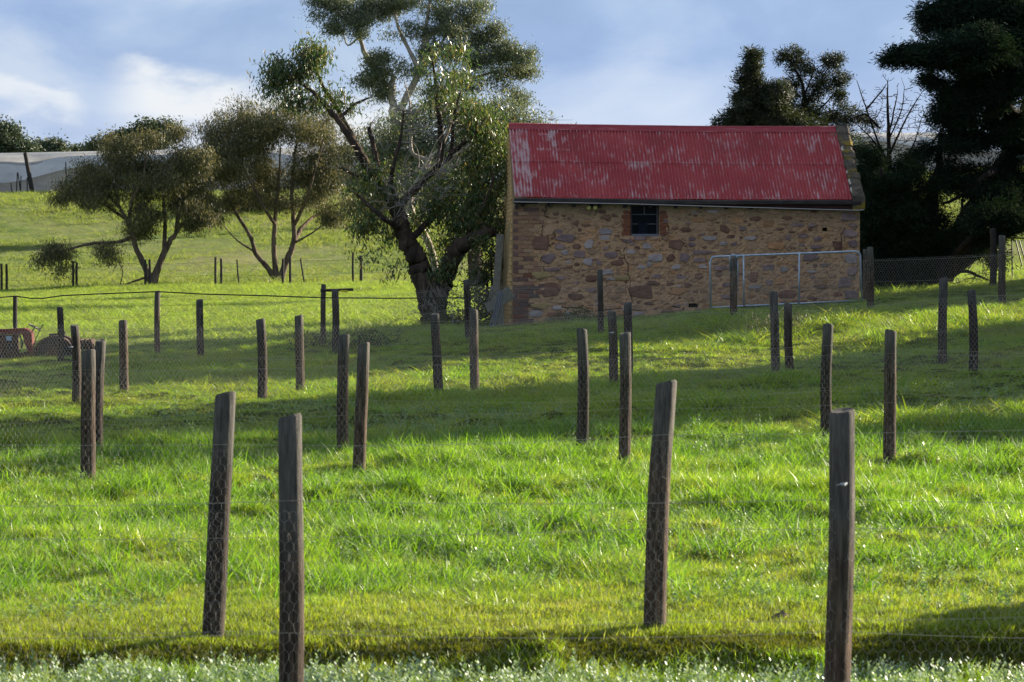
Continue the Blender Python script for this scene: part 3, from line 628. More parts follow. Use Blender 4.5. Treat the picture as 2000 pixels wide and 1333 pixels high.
ST = """1105,466,41,17,P;1054,476,38,28,B;1095,482,21,12,P;1103,494,16,12,L;1132,497,25,14,P;1150,477,19,20,L;1072,505,30,22,P;1080,527,36,9,P;1057,538,43,14,Y;1095,543,18,8,P;1148,512,22,15,L
1169,514,12,10,P;1192,499,30,14,P;1183,484,10,6,P;1187,532,24,12,L;1206,514,26,12,B;1233,492,20,9,L;1155,545,24,14,B;1077,565,38,29,B;1125,580,35,14,B;1154,567,26,8,P;1214,543,36,11,Y;1252,570,47,27,B
1277,553,30,10,B;1323,570,40,15,O;1265,481,21,14,L;1280,504,28,16,L;1321,478,30,24,B;1310,504,20,16,B;1338,504,21,20,P;1321,522,20,10,L;1253,522,16,8,L;1268,516,14,12,L;1183,425,20,11,B;1125,436,11,12,B
1340,449,24,10,B;1351,467,16,8,P;1072,451,24,20,T;1046,613,32,13,L;1055,597,40,13,Y;1088,602,20,9,L;1085,614,38,8,B;1247,613,26,7,L;1303,609,30,10,B;1476,428,27,11,B;1415,448,19,17,B;1342,437,11,6,P
1352,478,17,9,P;1388,466,30,10,L;1433,477,13,7,P;1466,466,28,9,L;1540,464,13,14,P;1569,461,25,8,P;1597,467,19,11,P;1518,480,41,18,O;1594,483,28,9,P;1636,480,22,18,B;1651,480,8,17,O;1375,493,46,8,P
1367,508,26,10,P;1418,506,20,10,T;1408,524,35,10,P;1372,521,18,9,L;1501,523,24,12,P;1531,526,18,14,L;1583,503,38,17,P;1470,541,19,20,B;1366,540,20,13,B;1344,557,17,9,B;1474,561,25,8,L;1421,557,20,9,P
1503,552,14,11,P;1603,560,28,10,B;1537,575,44,17,B;1650,552,26,22,P;1610,518,18,7,P;1659,425,34,17,P;1666,440,20,8,P;1660,456,33,16,P;1665,476,19,16,P;1662,505,28,19,L;1664,530,22,17,P;1662,577,28,20,P
1186,440,24,6,T;1300,432,12,8,P;1225,470,22,8,P;1195,545,20,7,L;1112,613,20,9,L;1200,580,26,8,T;1420,580,26,8,P;1560,590,30,8,B;1398,546,16,8,T;1440,500,22,9,L;1557,540,16,9,T;1625,538,18,9,T;1388,428,20,8,T;1530,436,26,8,T;1585,440,20,8,P;1450,447,16,8,P;1500,452,22,8,T"""
taken = []; si = 0
for rec in ST.replace('\n', ';').split(';'):
    a, b, w, h, k = rec.split(','); u, zz = loc(float(a), float(b)); w = float(w)/SB; h = float(h)/SB
    si += 1; stone(u, zz, w, h, k, si*13, .034 if w > .2 else .024); taken.append((u, zz, w, h))
r = random.Random(77); tries = 0; cnt = 0; rub = {k: MB() for k in 'TBO'}
while tries < 9000:
    tries += 1
    w = r.uniform(.07, .42)*(1.0 if tries < 4500 else .5); h = w*r.uniform(.25, .6) if w > .12 else w*r.uniform(.5, .9)
    u = r.uniform(.62+w/2, LW-.12-w/2); zz = r.uniform(-.05, 2.72)
    if u > LW-.5: continue
    if any(abs(u-a) < (w+c)/2+.004 and abs(zz-b) < (h+d)/2+.004 for a, b, c, d in taken): continue
    if any(a-w/2-.22 < u < b+w/2+.22 and c-h-.1 < zz for a, b, c, d in holes[:1]) or any(a-w/2 < u < b+w/2 and c-h/2 < zz < d+h/2 for a, b, c, d in holes[1:]): continue
    taken.append((u, zz, w, h)); k = r.choice('TTTTOBLTBOPT')
    if w > .12 and cnt < 205: stone(u, zz, w, h, k, tries, r.uniform(.012, .030)); cnt += 1
    elif tries > 1500: stone(u, zz, w, h, k, tries, r.uniform(.008, .018), collect=rub[k if k in rub else 'B'])
for k in rub: rub[k].build('rubble', SM[k], barn, kind='stuff')
# brick quoin at the left corner
def brickmat(name, cols):
    def bl(t, b):
        n = noise(t, 14, 5, .6); bump(t, b, n, .5, .02); o = t.nodes.new('ShaderNodeObjectInfo').outputs['Random']
        c = ramp(t, o, [(i/(len(cols)-1), q) for i, q in enumerate(cols)], 'CONSTANT' if len(cols) > 3 else 'LINEAR')
        return mixc(t, 1.0, c, ramp(t, n, [(.3, (.75, .75, .75)), (.7, (1.15, 1.15, 1.15))]), 'MULTIPLY')
    return mat(name, rough=.9, spec=.15, build=bl)
M_bt = brickmat('tan_brick', [(.36, .225, .13), (.33, .19, .115), (.30, .17, .12), (.40, .26, .16), (.27, .155, .11)])
M_bp = brickmat('purple_brick', [(.16, .10, .09), (.20, .12, .10)])
M_br = brickmat('red_brick', [(.20, .075, .048), (.25, .095, .052), (.15, .08, .058)])
M_bl = brickmat('low_dark_brick', [(.15, .095, .085), (.22, .10, .075), (.13, .10, .09), (.24, .15, .11)])
def brick_me(w, h, d, seed):
    rg = random.Random(seed); c = .006; V = []
    for yy, ins in ((d, 0), (0, 0), (-.006, c)):
        for x, zz in ((ins, ins), (w-ins, ins), (w-ins, h-ins), (ins, h-ins)):
            V.append((x+rg.uniform(-.002, .002), yy, zz+rg.uniform(-.002, .002)))
    me = bpy.data.meshes.new('brick'); me.from_pydata(V, [], [(8, 9, 10, 11)]+[(a+4, (a+1) % 4+4, (a+1) % 4+8, a+8) for a in range(4)]+[(a, (a+1) % 4, (a+1) % 4+4, a+4) for a in range(4)]); me.update(); return me
BM = {(w_, i): brick_me(w_, .083, .05, i) for w_ in (.112, .233, .165) for i in range(3)}
BMM = {}
def brick(u, z, w, m, sx=1, parent=barn, y=-.018):
    key = (w, r.randrange(3), m.name)
    if key not in BMM:
        me = BM[key[:2]].copy(); me.materials.append(m); BMM[key] = me
    o = link('brick', BMM[key], None, parent); o.location = (u, y+r.uniform(-.006, .004), z); o.scale.x = sx
P_ = .0955; nrow = int(2.80/P_)
for j in range(-1, nrow):
    zz = .02+j*P_; wmax = .62 if j % 2 else .50
    py_ = 640-(zz)*SB
    if py_ < 440: wmax += .14
    if 505 < py_ < 560: wmax -= .06
    if py_ > 590: wmax = .42 if j % 2 else .36
    u = .004; first = True
    while u < wmax-.04:
        w = .112 if (first and j % 2) else .233
        if not first and u+w > wmax+.05: w = .112
        m = (M_bp if (first and j % 2 and py_ > 400) else M_bt) if py_ < 565 else M_bl
        if r.random() < .10: m = M_bp
        if 1 < u*SB < 300 and r.random() < .04: m = M_br
        brick(u, zz, w, m); u += w+.011; first = False
# loose brick stubs above the low purple stones
for px_, py_ in ((1040, 566), (1052, 562), (1046, 574), (1060, 574), (1036, 522), (1050, 521), (1042, 530)):
    u, zz = loc(px_, py_); brick(u, zz, .165, M_bt if py_ < 540 else M_bl)
# window brick jambs and sill
for k in range(7):
    zz = wz0+.02+k*.0955
    if zz+.08 > 2.8: break
    brick(wu0-.165 if k % 2 else wu0-.205, zz, .165, M_br, 1.0 if k % 2 else 1.25)
    if k < 6: brick(wu1+.012, zz, .165, M_br, .9 if k % 2 else 1.15)
for u0, u1 in ((1208, 1234), (1236, 1262), (1264, 1290), (1292, 1306)):
    a, _ = loc(u0, 465); b, _ = loc(u1, 465); stone((a+b)/2, wz0-.055, b-a, .085, 'T' if u0 % 3 else 'P', u0, .045)
# yellow brick left gable: courses of separate bricks set in relief
M_yb = brickmat('yellow_gable_brick', [(.62, .41, .18), (.72, .49, .24)])
mb = MB(); rg = random.Random(3)
V = [(-.04, .01, -.5), (-.44, DW, -.5), (-.03, DW, 2.80), (0.012, DW/2, RZ-.07), (0.0, .01, 2.80)]; V += [(.35, a, b) for _, a, b in V]
mb.add(V, [(0, 4, 3, 2, 1), (5, 6, 7, 8, 9), (0, 1, 6, 5), (1, 2, 7, 6), (2, 3, 8, 7), (3, 4, 9, 8), (4, 0, 5, 9)])
gw = mb.build('gable_wall', mat('gable_mortar', (.34, .24, .12), .95), barn)
mb = MB()
for j in range(int(4.7/P_)):
    zz = .02+j*P_; y_ = .055 if j % 2 else .17
    lim0, lim1 = (.0, DW) if zz < 2.78 else (DW/2-(RZ-.1-zz)/(RZ-2.8)*DW/2, DW/2+(RZ-.1-zz)/(RZ-2.8)*DW/2)
    while y_ < lim1-.1:
        if y_ > lim0-.0:
            w = min(.232, lim1-y_-.01); o_ = rg.uniform(0, .008)
            fl_ = (.06+.34*y_/DW)*max(0, 1-zz/3.3); mb.box(-.012-o_-fl_, .03-fl_, y_, y_+w, zz, zz+.083)
        y_ += .243
mb.build('gable_bricks', M_yb, barn, kind='stuff')
# roof
EO = .26; 
def roofpt(u, v, side=0):
    """u along 0..1, v 0 eave .. 1 ridge (front side)"""
    pe = Vector((.03+u*(7.90), -EO, 1.834+1.19 - .055*u)); pr = Vector((.0+u*7.94, DW/2, 3.60+1.19-.06*u))
    if side: pe.y = DW+EO
    return pe.lerp(pr, v) + Vector((0, 0, -.025*math.sin(math.pi*u)))
def b_roof(t, b):
    uv = t.nodes.new('ShaderNodeUVMap'); uv.uv_map = 'roof'; o = uv.outputs[0]
    def nz(sc, det, st, lc=(0, 0, 0), rough=.6):
        m = t.nodes.new('ShaderNodeMapping'); m.inputs['Scale'].default_value = st; m.inputs['Location'].default_value = lc; t.links.new(o, m.inputs[0])
        n = t.nodes.new('ShaderNodeTexNoise'); n.inputs['Scale'].default_value = sc; n.inputs['Detail'].default_value = det; n.inputs['Roughness'].default_value = rough
        t.links.new(m.outputs[0], n.inputs[0]); return n.outputs[0]
    s = t.nodes.new('ShaderNodeSeparateXYZ'); t.links.new(o, s.inputs[0])
    def ma(op, a, b2=None, c=None):
        m = t.nodes.new('ShaderNodeMath'); m.operation = op
        for i, v in enumerate((a, b2, c)):
            if v is None: continue
            if isinstance(v, (int, float)): m.inputs[i].default_value = v
            else: t.links.new(v, m.inputs[i])
        return m.outputs[0]
    big = nz(.8, 4, (1, .8, 1)); red = ramp(t, big, [(.3, (.25, .012, .017)), (.5, (.33, .019, .024)), (.7, (.40, .045, .045))])
    dust = nz(60, 3, (.3, .3, 1)); red = mixc(t, ramp(t, dust, [(.5, (0, 0, 0)), (.8, (.25, .25, .25))]), red, (.55, .30, .30))
    # paint worn off the crests in short vertical streaks
    st = nz(13, 6, (1.0, .22, 1), rough=.62); patch = nz(1.4, 3, (1, 1, 1), (3, 1, 0))
    crest = ma('MULTIPLY_ADD', ma('SINE', ma('MULTIPLY', s.outputs[0], 2*math.pi/.0762)), .055, 0)
    leftm = t.nodes.new('ShaderNodeMapRange'); leftm.inputs[1].default_value = .46; leftm.inputs[2].default_value = .42; leftm.inputs[3].default_value = 0; leftm.inputs[4].default_value = .17; t.links.new(s.outputs[0], leftm.inputs[0])
    tot = ma('ADD', ma('ADD', ma('ADD', st, crest), ma('MULTIPLY', ma('SUBTRACT', patch, .5), .55)), leftm.outputs[0])
    # worn L-shaped patch near the left end
    def boxm(u0, u1, v0, v1):
        a = ma('MULTIPLY', ma('GREATER_THAN', s.outputs[0], u0), ma('LESS_THAN', s.outputs[0], u1)); c = ma('MULTIPLY', ma('GREATER_THAN', s.outputs[1], v0), ma('LESS_THAN', s.outputs[1], v1)); return ma('MULTIPLY', a, c)
    bb = ma('ADD', ma('ADD', boxm(.93, 1.09, 1.42, 2.70), boxm(.62, .95, 1.78, 1.86)), ma('ADD', boxm(.70, .95, 2.38, 2.44), boxm(1.1, 1.4, 1.80, 1.85)))
    tot = ma('ADD', tot, ma('MULTIPLY', bb, .17))
    # lap joint weathering
    lap = ma('MULTIPLY', ma('SUBTRACT', .05, ma('ABSOLUTE', ma('SUBTRACT', s.outputs[1], 1.38))), 2.2); lap = ma('MAXIMUM', lap, 0)
    tot = ma('ADD', tot, lap)
    c = mixc(t, ramp(t, tot, [(.55, (0, 0, 0)), (.76, (.7, .7, .7))]), red, (.52, .42, .41))
    ru = nz(6, 5, (1, .5, 1), (7, 2, 0)); c = mixc(t, ramp(t, ru, [(.62, (0, 0, 0)), (.74, (.6, .6, .6))]), c, (.16, .06, .04))
    nail = ma('GREATER_THAN', ma('SINE', ma('MULTIPLY', s.outputs[0], 2*math.pi/.1524)), .72); rows_ = None
    for vk in (.10, .72, 1.33, 1.95, 2.55):
        q = ma('LESS_THAN', ma('ABSOLUTE', ma('SUBTRACT', s.outputs[1], vk)), .016); rows_ = q if rows_ is None else ma('ADD', rows_, q)
    c = mixc(t, ma('MULTIPLY', ma('MULTIPLY', nail, rows_), .55), c, (.13, .07, .06))
    bump(t, b, st, .15, .01)
    return c
M_roof = mat('worn_red_corrugated_iron', rough=.5, spec=.35, build=b_roof)
M_zinc = mat('aged_zinc', (.30, .29, .28), .6, .4)
LR = 7.94; SL = 2.75
NSH = 11; shw = 1.0/NSH
for side in (0, 1):
    for rowi, (v0, v1, lift) in enumerate(((0, .515, 0), (.49, 1.0, .010))):
        for k in range(NSH):
            if side and rowi: continue
            va, vb = (v0, v1) if not side else (0, 1)
            u0, u1 = k*shw, (k+1)*shw+(.012 if k < NSH-1 else 0); n = int((u1-u0)*LR/.0762*8); m_ = 5
            V = []; UV = []
            jit = random.Random(k*7+rowi).uniform(-.008, .008)
            nrm = Vector((0, -.66, .75)) if not side else Vector((0, .66, .75))
            for j in range(m_+1):
                v = va+(vb-va)*j/m_ + (jit/2.75 if j == 0 else 0)
                for i in range(n+1):
                    u = u0+(u1-u0)*i/n; ph = 2*math.pi*u*LR/.0762
                    p = roofpt(u, v, side)+nrm*(.016*math.sin(ph)+lift+.0035*(k % 2)+.004*math.sin(u*37+v*6))
                    V.append(p); UV.append((u*LR, v*SL))
            Q = [(j*(n+1)+i, j*(n+1)+i+1, (j+1)*(n+1)+i+1, (j+1)*(n+1)+i) for j in range(m_) for i in range(n)]
            me = npmesh('roof_sheet', V, np.array(Q), True); uvl = me.uv_layers.new(name='roof')
            UV = np.array(UV, np.float32); uvl.data.foreach_set('uv', UV[np.array(Q).ravel()].ravel())
            link('roof_sheet', me, M_roof, barn)
# ridge capping in lengths
M_ridge = mat('ridge_paint', rough=.55, build=lambda t, b: ramp(t, noise(t, 3, 6, .7, stretch=(1.2, 3, 3)), [(.35, (.26, .025, .034)), (.60, (.33, .045, .055)), (.74, (.42, .26, .26))]))
for k in range(4):
    u0, u1 = k/4, (k+1)/4+(.008 if k < 3 else 0); V = []; Q = []
    for j, u in enumerate((u0, (u0+u1)/2, u1)):
        p = roofpt(u, 1); 
        for dy, dz in ((-.16, -.115), (-.13, -.075), (-.035, .0), (-.03, .028), (0, .045), (.03, .028), (.035, 0), (.13, -.075), (.16, -.115)): V.append(p+Vector((0, dy, dz+.022+.003*(k % 2))))
    for j in range(2):
        for i in range(8): Q.append((j*9+i, j*9+i+1, (j+1)*9+i+1, (j+1)*9+i))
    link('ridge_cap', npmesh('ridge_cap', V, np.array(Q), True), M_ridge, barn)
# gutter, fascia, rafters
M_gut = mat('dark_weathered_gutter', rough=.6, build=lambda t, b: ramp(t, noise(t, 4, 5, .7, stretch=(.6, 2, 2)), [(.4, (.035, .030, .030)), (.65, (.075, .058, .055))]))
M_fas = mat('old_red_fascia', rough=.8, build=lambda t, b: ramp(t, noise(t, 5, 5, .7, stretch=(.3, 3, 3)), [(.35, (.045, .022, .022)), (.65, (.105, .05, .045))]))
mb = MB(); V = []; Q = []
for j in range(13):
    u = j/12; x = .02+u*8.06; zt = 1.834+1.19-.055*u-.035; sg = .012*math.sin(u*9)
    for y_, dz in ((-.19, 0), (-.31, .0), (-.325, -.01), (-.325, -.022), (-.315, -.085), (-.27, -.105), (-.21, -.09), (-.19, -.03)): V.append((x, y_, zt+dz+sg))
for j in range(12):
    for i in range(7): Q.append((j*8+i, j*8+i+1, (j+1)*8+i+1, (j+1)*8+i))
for e in (0, 12): Q.append(tuple()) if False else None
V2 = [tuple(v) for v in V]; mb.add(V2, Q); mb.add(V2[:8], [tuple(range(8))]); mb.add(V2[-8:], [tuple(range(7, -1, -1))]); mb.build('gutter', M_gut, barn)
mb = MB()
mb.add([(.03, -.17, 2.93), (8.12, -.17, 2.72), (8.12, -.17, 2.90), (.03, -.17, 2.985), (.03, -.14, 2.93), (8.12, -.14, 2.72), (8.12, -.14, 2.90), (.03, -.14, 2.985)], [(0, 1, 2, 3), (0, 4, 5, 1), (3, 2, 6, 7), (1, 5, 6, 2), (4, 7, 6, 5)])
mb.build('fascia_board', M_fas, barn)
mb = MB(); mb.tube([(.0, -.335, 2.905), (2.6, -.335, 2.865), (5.2, -.335, 2.79), (8.0, -.335, 2.718), (8.13, -.33, 2.73)], .011, 5); mb.build('conduit', mat('pale_grey_conduit', (.42, .40, .38), .6), barn)
mb = MB()
for k in range(14): mb.box(.2+k*.59, .27+k*.59, -.15, .02, 2.80-.01*k*.6, 2.90-.01*k*.6)
mb.build('rafter_ends', M_post2, barn, kind='stuff')
mb = MB(); mb.box(.02, LW-.02, -.012, .4, 2.865, 2.91); mb.build('wall_plate', M_post2, barn)
# parapet at the right end: weathered coping stones with yellow lichen
def b_cop(t, b):
    n = noise(t, 6, 6, .7); bump(t, b, n, .8, .04); n2 = noise(t, 2.2, 4, .6)
    c = ramp(t, n, [(.35, (.055, .047, .038)), (.65, (.14, .115, .085))])
    return mixc(t, ramp(t, n2, [(.55, (0, 0, 0)), (.64, (.85, .85, .85))]), c, (.25, .18, .02))
M_cop = mat('lichen_covered_stone', rough=.95, spec=.1, build=b_cop)
rg = random.Random(11); vv = 0; side = 0
for side in (0, 1):
    vv = -.02
    while vv < .99:
        dv = rg.uniform(.07, .12); v1 = min(vv+dv, 1.01); V = []
        wx0 = LW-.22+rg.uniform(-.02, .02); wx1 = LW+.05+rg.uniform(-.03, .03); th = .10+rg.uniform(-.02, .03)
        for v in (vv+.003, v1-.003):
            p = roofpt(1, v, side)
            for x, dz in ((wx0, -.22), (wx1, -.22), (wx1, th-.03), (wx1-.05, th), (wx0+.03, th), (wx0, th-.03)): V.append((x+rg.uniform(-.008, .008), p.y, p.z+dz+rg.uniform(-.008, .008)))
        m_ = MB(); m_.add(V, [(0, 1, 2, 3, 4, 5), (11, 10, 9, 8, 7, 6)]+[(i, i+6, (i+1) % 6+6, (i+1) % 6) for i in range(6)])
        m_.build('coping_stone', M_cop, barn); vv = v1
M_flash = mat('broken_mortar_flashing', (.42, .38, .31), .9)
for v0, v1, wd in ((.62, .76, .06), (.30, .42, .07), (.18, .30, .11), (.05, .18, .05)):
    m_ = MB(); a, b = roofpt(.996, v0), roofpt(.996, v1)
    rg2 = random.Random(int(v0*100)); pts = [a+Vector((rg2.uniform(-.02, .0), 0, 0)), a+Vector((wd, 0, 0)), b+Vector((wd*.8, 0, 0)), a.lerp(b, .5)+Vector((-.04, 0, 0))]
    V = [p+Vector((0, -.02, .03)) for p in pts]+[p+Vector((0, -.045, .055)) for p in pts]
    m_.add(V, [(0, 3, 2, 1), (4, 5, 6, 7)]+[(i, (i+1) % 4, (i+1) % 4+4, i+4) for i in range(4)]); m_.build('flashing', M_flash, barn)
# window
win = link('window', None, parent=barn); M_wf = mat('old_window_paint', (.075, .06, .06), .7); win.empty_display_size = .1
def pxbox(mb, x0, y0, x1, y1, ya, yb):
    a, zt = loc(x0, y0); b, zb = loc(x1, y1); mb.box(a, b, ya, yb, zb, zt)
mb = MB(); pxbox(mb, 1231.5, 400, 1235, 459, .08, .16); pxbox(mb, 1282, 400, 1287, 461, .04, .16); pxbox(mb, 1235.2, 399, 1281.8, 403, .08, .16); mb.build('window_frame', M_wf, win)
mb = MB(); pxbox(mb, 1233, 457.5, 1287, 461.5, -.02, .13); mb.build('sill', mat('blue_grey_sill', (.16, .18, .21), .7), win)
for q in ((1235, 418.5, 1282, 420), (1235, 437, 1282, 438.5)):
    mb = MB(); pxbox(mb, *q, .10, .125); mb.build('glazing_bar', mat('glazing_bar_paint', (.13, .14, .14), .7), win)
mb = MB(); pxbox(mb, 1258, 403, 1260, 418, .10, .125); mb.build('glazing_bar', mat('glazing_bar_paint', (.13, .14, .14), .7), win)
glass = mat('dusty_dark_glass', (.006, .008, .009), .3, spec=.06)
for q in ((1235, 403, 1258, 418.5), (1260, 403, 1282, 418.5), (1235, 420, 1282, 437), (1235, 438.5, 1282, 457.5)):
    mb = MB(); pxbox(mb, *q, .112, .116); mb.build('pane', glass, win)
mb = MB(); pxbox(mb, 1247, 435, 1264, 458.5, .06, .095); mb.build('board', mat('navy_board', (.012, .015, .024), .8, spec=.1), win)
# floodlight
fl = thing('floodlight', 'small twin floodlight with yellowish lenses under the barn gutter', 'light', BR @ Vector((*[loc(1155, 405)[0]], -.12, loc(1155, 405)[1]))+B0, AB)
for dx in (-.075, .075):
    mb = MB(); mb.tube([(dx, .06, .01), (dx, .0, -.0), (dx, -.045, -.012), (dx, -.06, -.02)], [.02, .035, .058, .06], 12); mb.build('lamp_head', M_gut, fl)
    mb = MB(); mb.tube([(dx, -.061, -.021), (dx, -.068, -.024)], [.052, .045], 12); mb.build('lens', mat('yellowed_lens', (.55, .52, .16), .3, spec=.5), fl)
mb = MB(); mb.box(-.04, .04, .04, .13, -.03, .09); mb.tube([(.10, .1, 0), (.11, .08, -.09), (.10, .09, -.16)], .011, 5); mb.build('bracket', M_gut, fl)
# bracket below the gutter corner and dark wiring crack
mb = MB(); u, zz = loc(1009, 401); mb.box(u-.03, u+.03, -.10, -.02, zz-.10, zz+.05); mb.build('downpipe_stub', M_gut, barn)
M_crack = mat('dark_joint', (.03, .026, .022), 1)
CR = [[(1065, 398), (1066, 410), (1063, 420), (1070, 425), (1087, 426)], [(1060, 440), (1058, 452), (1062, 470), (1076, 482)], [(1062, 492), (1056, 510), (1060, 522), (1064, 530)], [(1036, 532), (1037, 545), (1060, 547)],
      [(1219, 463), (1224, 478), (1218, 490), (1219, 505), (1228, 520), (1226, 535), (1232, 548), (1228, 565), (1235, 590)], [(1083, 455), (1085, 470)], [(1303, 432), (1306, 455), (1290, 464)], [(1034, 580), (1030, 596), (1040, 605), (1060, 606)], [(1095, 600), (1135, 602), (1150, 608)],
      [(1175, 606), (1210, 603), (1262, 606)], [(1310, 598), (1340, 606), (1368, 612)], [(1536, 488), (1543, 490)], [(1653, 425), (1644, 438), (1650, 447), (1642, 458), (1644, 475)]]
for c in CR:
    mb = MB(); rgc = random.Random(int(c[0][0])); pts = []
    for a, b in zip(c[:-1], c[1:]):
        for t_ in (0, .33, .66):
            u, zz = loc(a[0]+(b[0]-a[0])*t_+rgc.uniform(-1, 1), a[1]+(b[1]-a[1])*t_+rgc.uniform(-1, 1)); pts.append((u, -.014, zz))
    u, zz = loc(*c[-1]); pts.append((u, -.014, zz))
    mb.tube(pts, [rgc.uniform(.003, .013) for _ in pts], 5); mb.build('open_joint', M_crack, barn)
# lean-to timbers and pipes at the left corner
M_grey = mat('grey_weathered_timber', rough=.9, build=lambda t, b: ramp(t, noise(t, 8, 6, .7, stretch=(4, 4, .4)), [(.35, (.11, .105, .085)), (.65, (.23, .215, .17))]))
def plank(mb, a, b, w, th, wd=Vector((1, 0, 0))):
    a, b = Vector(a), Vector(b); d = (b-a).normalized(); s_ = (wd-d*wd.dot(d)).normalized(); n_ = d.cross(s_)
    V = [a+s_*i*w/2+n_*j*th/2 for i, j in ((-1, -1), (1, -1), (1, 1), (-1, 1))]+[b+s_*i*w/2+n_*j*th/2 for i, j in ((-1, -1), (1, -1), (1, 1), (-1, 1))]
    mb.add(V, [(0, 3, 2, 1), (4, 5, 6, 7), (0, 1, 5, 4), (1, 2, 6, 5), (2, 3, 7, 6), (3, 0, 4, 7)])
mb = MB(); plank(mb, P(966, 600, 66.6), P(977, 458, 67.0), .17, .04); plank(mb, P(957, 603, 66.4), P(967, 560, 66.6), .2, .04)
mb.build('leaning_plank', M_grey, label='tall grey plank leaning against the left gable of the barn', cat='plank')
mb = MB(); plank(mb, P(950, 602, 65.6), P(972, 592, 65.5), .22, .05, Vector((0, 0, 1))); plank(mb, P(968, 592, 65.5), P(999, 570, 65.4), .30, .05, Vector((0, 0, 1)))
mb.build('slanting_board', M_grey, label='broken slanting board fixed low on the left corner of the barn', cat='board')
for (a, b, c, w, nm) in ((978, 596, 645, 12, 'wide grey stump post under the slanting board'), (966, 600, 650, 6, 'thin grey post left of the wide stump under the board')):
    mb = MB(); plank(mb, P(a, c+14, 65.3), P(a, b, 65.3), w/SB, .1); mb.build('short_post', M_grey, label=nm, cat='post')
for k, (a, b) in enumerate(((953, 975), (958, 979), (963, 982))):
    mb = MB(); mb.tube([P(a, 655, 64.9-k*.05), P(b, 568+k*2, 65.3-k*.05)], .018, 7)
    mb.build('leaning_pipe', mat('blue_grey_pipe', (.085, .10, .12), .5), label=('leftmost', 'middle', 'rightmost')[k]+' of the three dark pipes leaning at the barn corner', cat='pipe', group='dark pipes leaning at the barn corner')
# ------------------------------------------------------------------ farm gate
M_gate = mat('galvanised_gate_pipe', rough=.4, metal=.55, build=lambda t, b: ramp(t, noise(t, 6, 4), [(.4, (.34, .42, .52)), (.7, (.52, .60, .70))]))
YG = 62.3
gate = thing('farm_gate', 'galvanised blue grey pipe gate with wire mesh standing before the barn', 'gate', P(1388, 601, YG))
def gp(px, py, dy=0): return P(px, py, YG+dy)-P(1388, 601, YG)
def rnd(c, rad=12, n=5):
    out = []
    for i, p in enumerate(c):
        p = Vector(p)
        if 0 < i < len(c)-1:
            a, b = Vector(c[i-1]), Vector(c[i+1]); da, db = (a-p).normalized(), (b-p).normalized()
            for k in range(n+1):
                t_ = k/n; out.append((p+da*rad)*(1-t_)**2+p*2*t_*(1-t_)+(p+db*rad)*t_*t_)
        else: out.append(p)
    return out
fr = rnd([(1388, 608), (1387, 502), (1680, 491), (1683, 590)])
mb = MB(); mb.tube([gp(p.x, p.y) for p in fr], .021, 8); mb.tube([gp(1388, 601), gp(1690, 587)], .018, 8); mb.build('frame', M_gate, gate, smooth=True)
for x0, y0, x1, y1 in ((1452, 500, 1453, 598), (1561, 496, 1560, 593)):
    mb = MB(); mb.tube([gp(x0, y0, -.03), gp(x1, y1, -.03)], .019, 8); mb.build('upright', M_gate, gate, smooth=True)
mb = MB(); mb.tube([gp(a, b, -.05) for a, b in ((1425, 530), (1426, 500), (1431, 497), (1438, 499), (1441, 520), (1439, 572))], .016, 6); mb.build('latch_loop', M_gate, gate, smooth=True)
mb = MB()
M_gm = mat('gate_mesh_wire', (.30, .28, .26), .5, .4)
for k in range(1, 27):
    t_ = k/27; x = 1388+t_*294; mb.tube([gp(x, 502-11*t_), gp(x+1, 601-13*t_)], .0022, 4, False)
for k in range(1, 9):
    t_ = k/9; mb.tube([gp(1388, 502+99*t_), gp(1682, 491+97*t_)], .0022, 4, False)
mb.build('wire_mesh', M_gm, gate)
mb = MB(); me_ = post_mesh((HZ-489)*62.6/F-gz((1690-1000)*62.6/F, 62.6), .06, (0, 0), 5)
gpst = link('gate_post', me_, M_post, label='pale weathered gate post directly behind the right end of the pipe gate', cat='post'); gpst.location = ((1690-1000)*62.6/F, 62.6, gz((1690-1000)*62.6/F, 62.6))
# small metal frame at the right edge
mb = MB(); yf = 75
for a, b, c, d in ((1976, 466, 1977, 545), (1974, 465, 2040, 468), (1983, 470, 1996, 520), (1990, 470, 2005, 520), (2010, 468, 2012, 545)): mb.tube([P(a, b, yf), P(c, d, yf)], .02, 5)
mb.build('metal_frame', M_wire_d, label='rusty metal gate frame half out of view at the right edge', cat='gate')
# ------------------------------------------------------------------ tractor
YT_ = 58.2
def tp(px, py, dy=0): return P(px, py, YT_)+Vector((0, dy, 0))
tb = tp(40, 716); tr = thing('tractor', 'small old red tractor partly cut off by the left edge', 'tractor', tb)
def tq(px, py, dy=0): return tp(px, py, dy)-tb
M_red = mat('faded_red_paint', rough=.55, spec=.3, build=lambda t, b: ramp(t, noise(t, 7, 5, .65), [(.35, (.10, .018, .012)), (.6, (.18, .028, .016)), (.75, (.10, .045, .028))]))
M_iron = mat('rusty_dark_iron', rough=.85, build=lambda t, b: ramp(t, noise(t, 12, 5, .65), [(.35, (.03, .02, .016)), (.65, (.10, .045, .028))]))
M_tyre = mat('perished_tyre_rubber', (.028, .027, .028), .9); M_dk = mat('dark_machine_metal', (.03, .03, .032), .5)
def tprism(name, pts, d, m, parent=tr, y0=None):
    q = [tq(a, b) for a, b in pts]; mb = MB(); a0 = -d/2 if y0 is None else y0
    mb.prism([(p.x, p.z) for p in q][::-1], a0, a0+d); o = mb.build(name, m, parent)
    return o
hood = tprism('hood', [(-68, 662), (-66, 646), (-58, 643), (10, 643), (50, 641), (58, 645), (64, 650), (64, 654), (-68, 654)], .34, M_red)
bv = hood.modifiers.new('b', 'BEVEL'); bv.width = .03; bv.segments = 3
tprism('dash_cowl', [(46, 654), (64, 654), (65, 690), (57, 688), (50, 672)], .30, M_red)
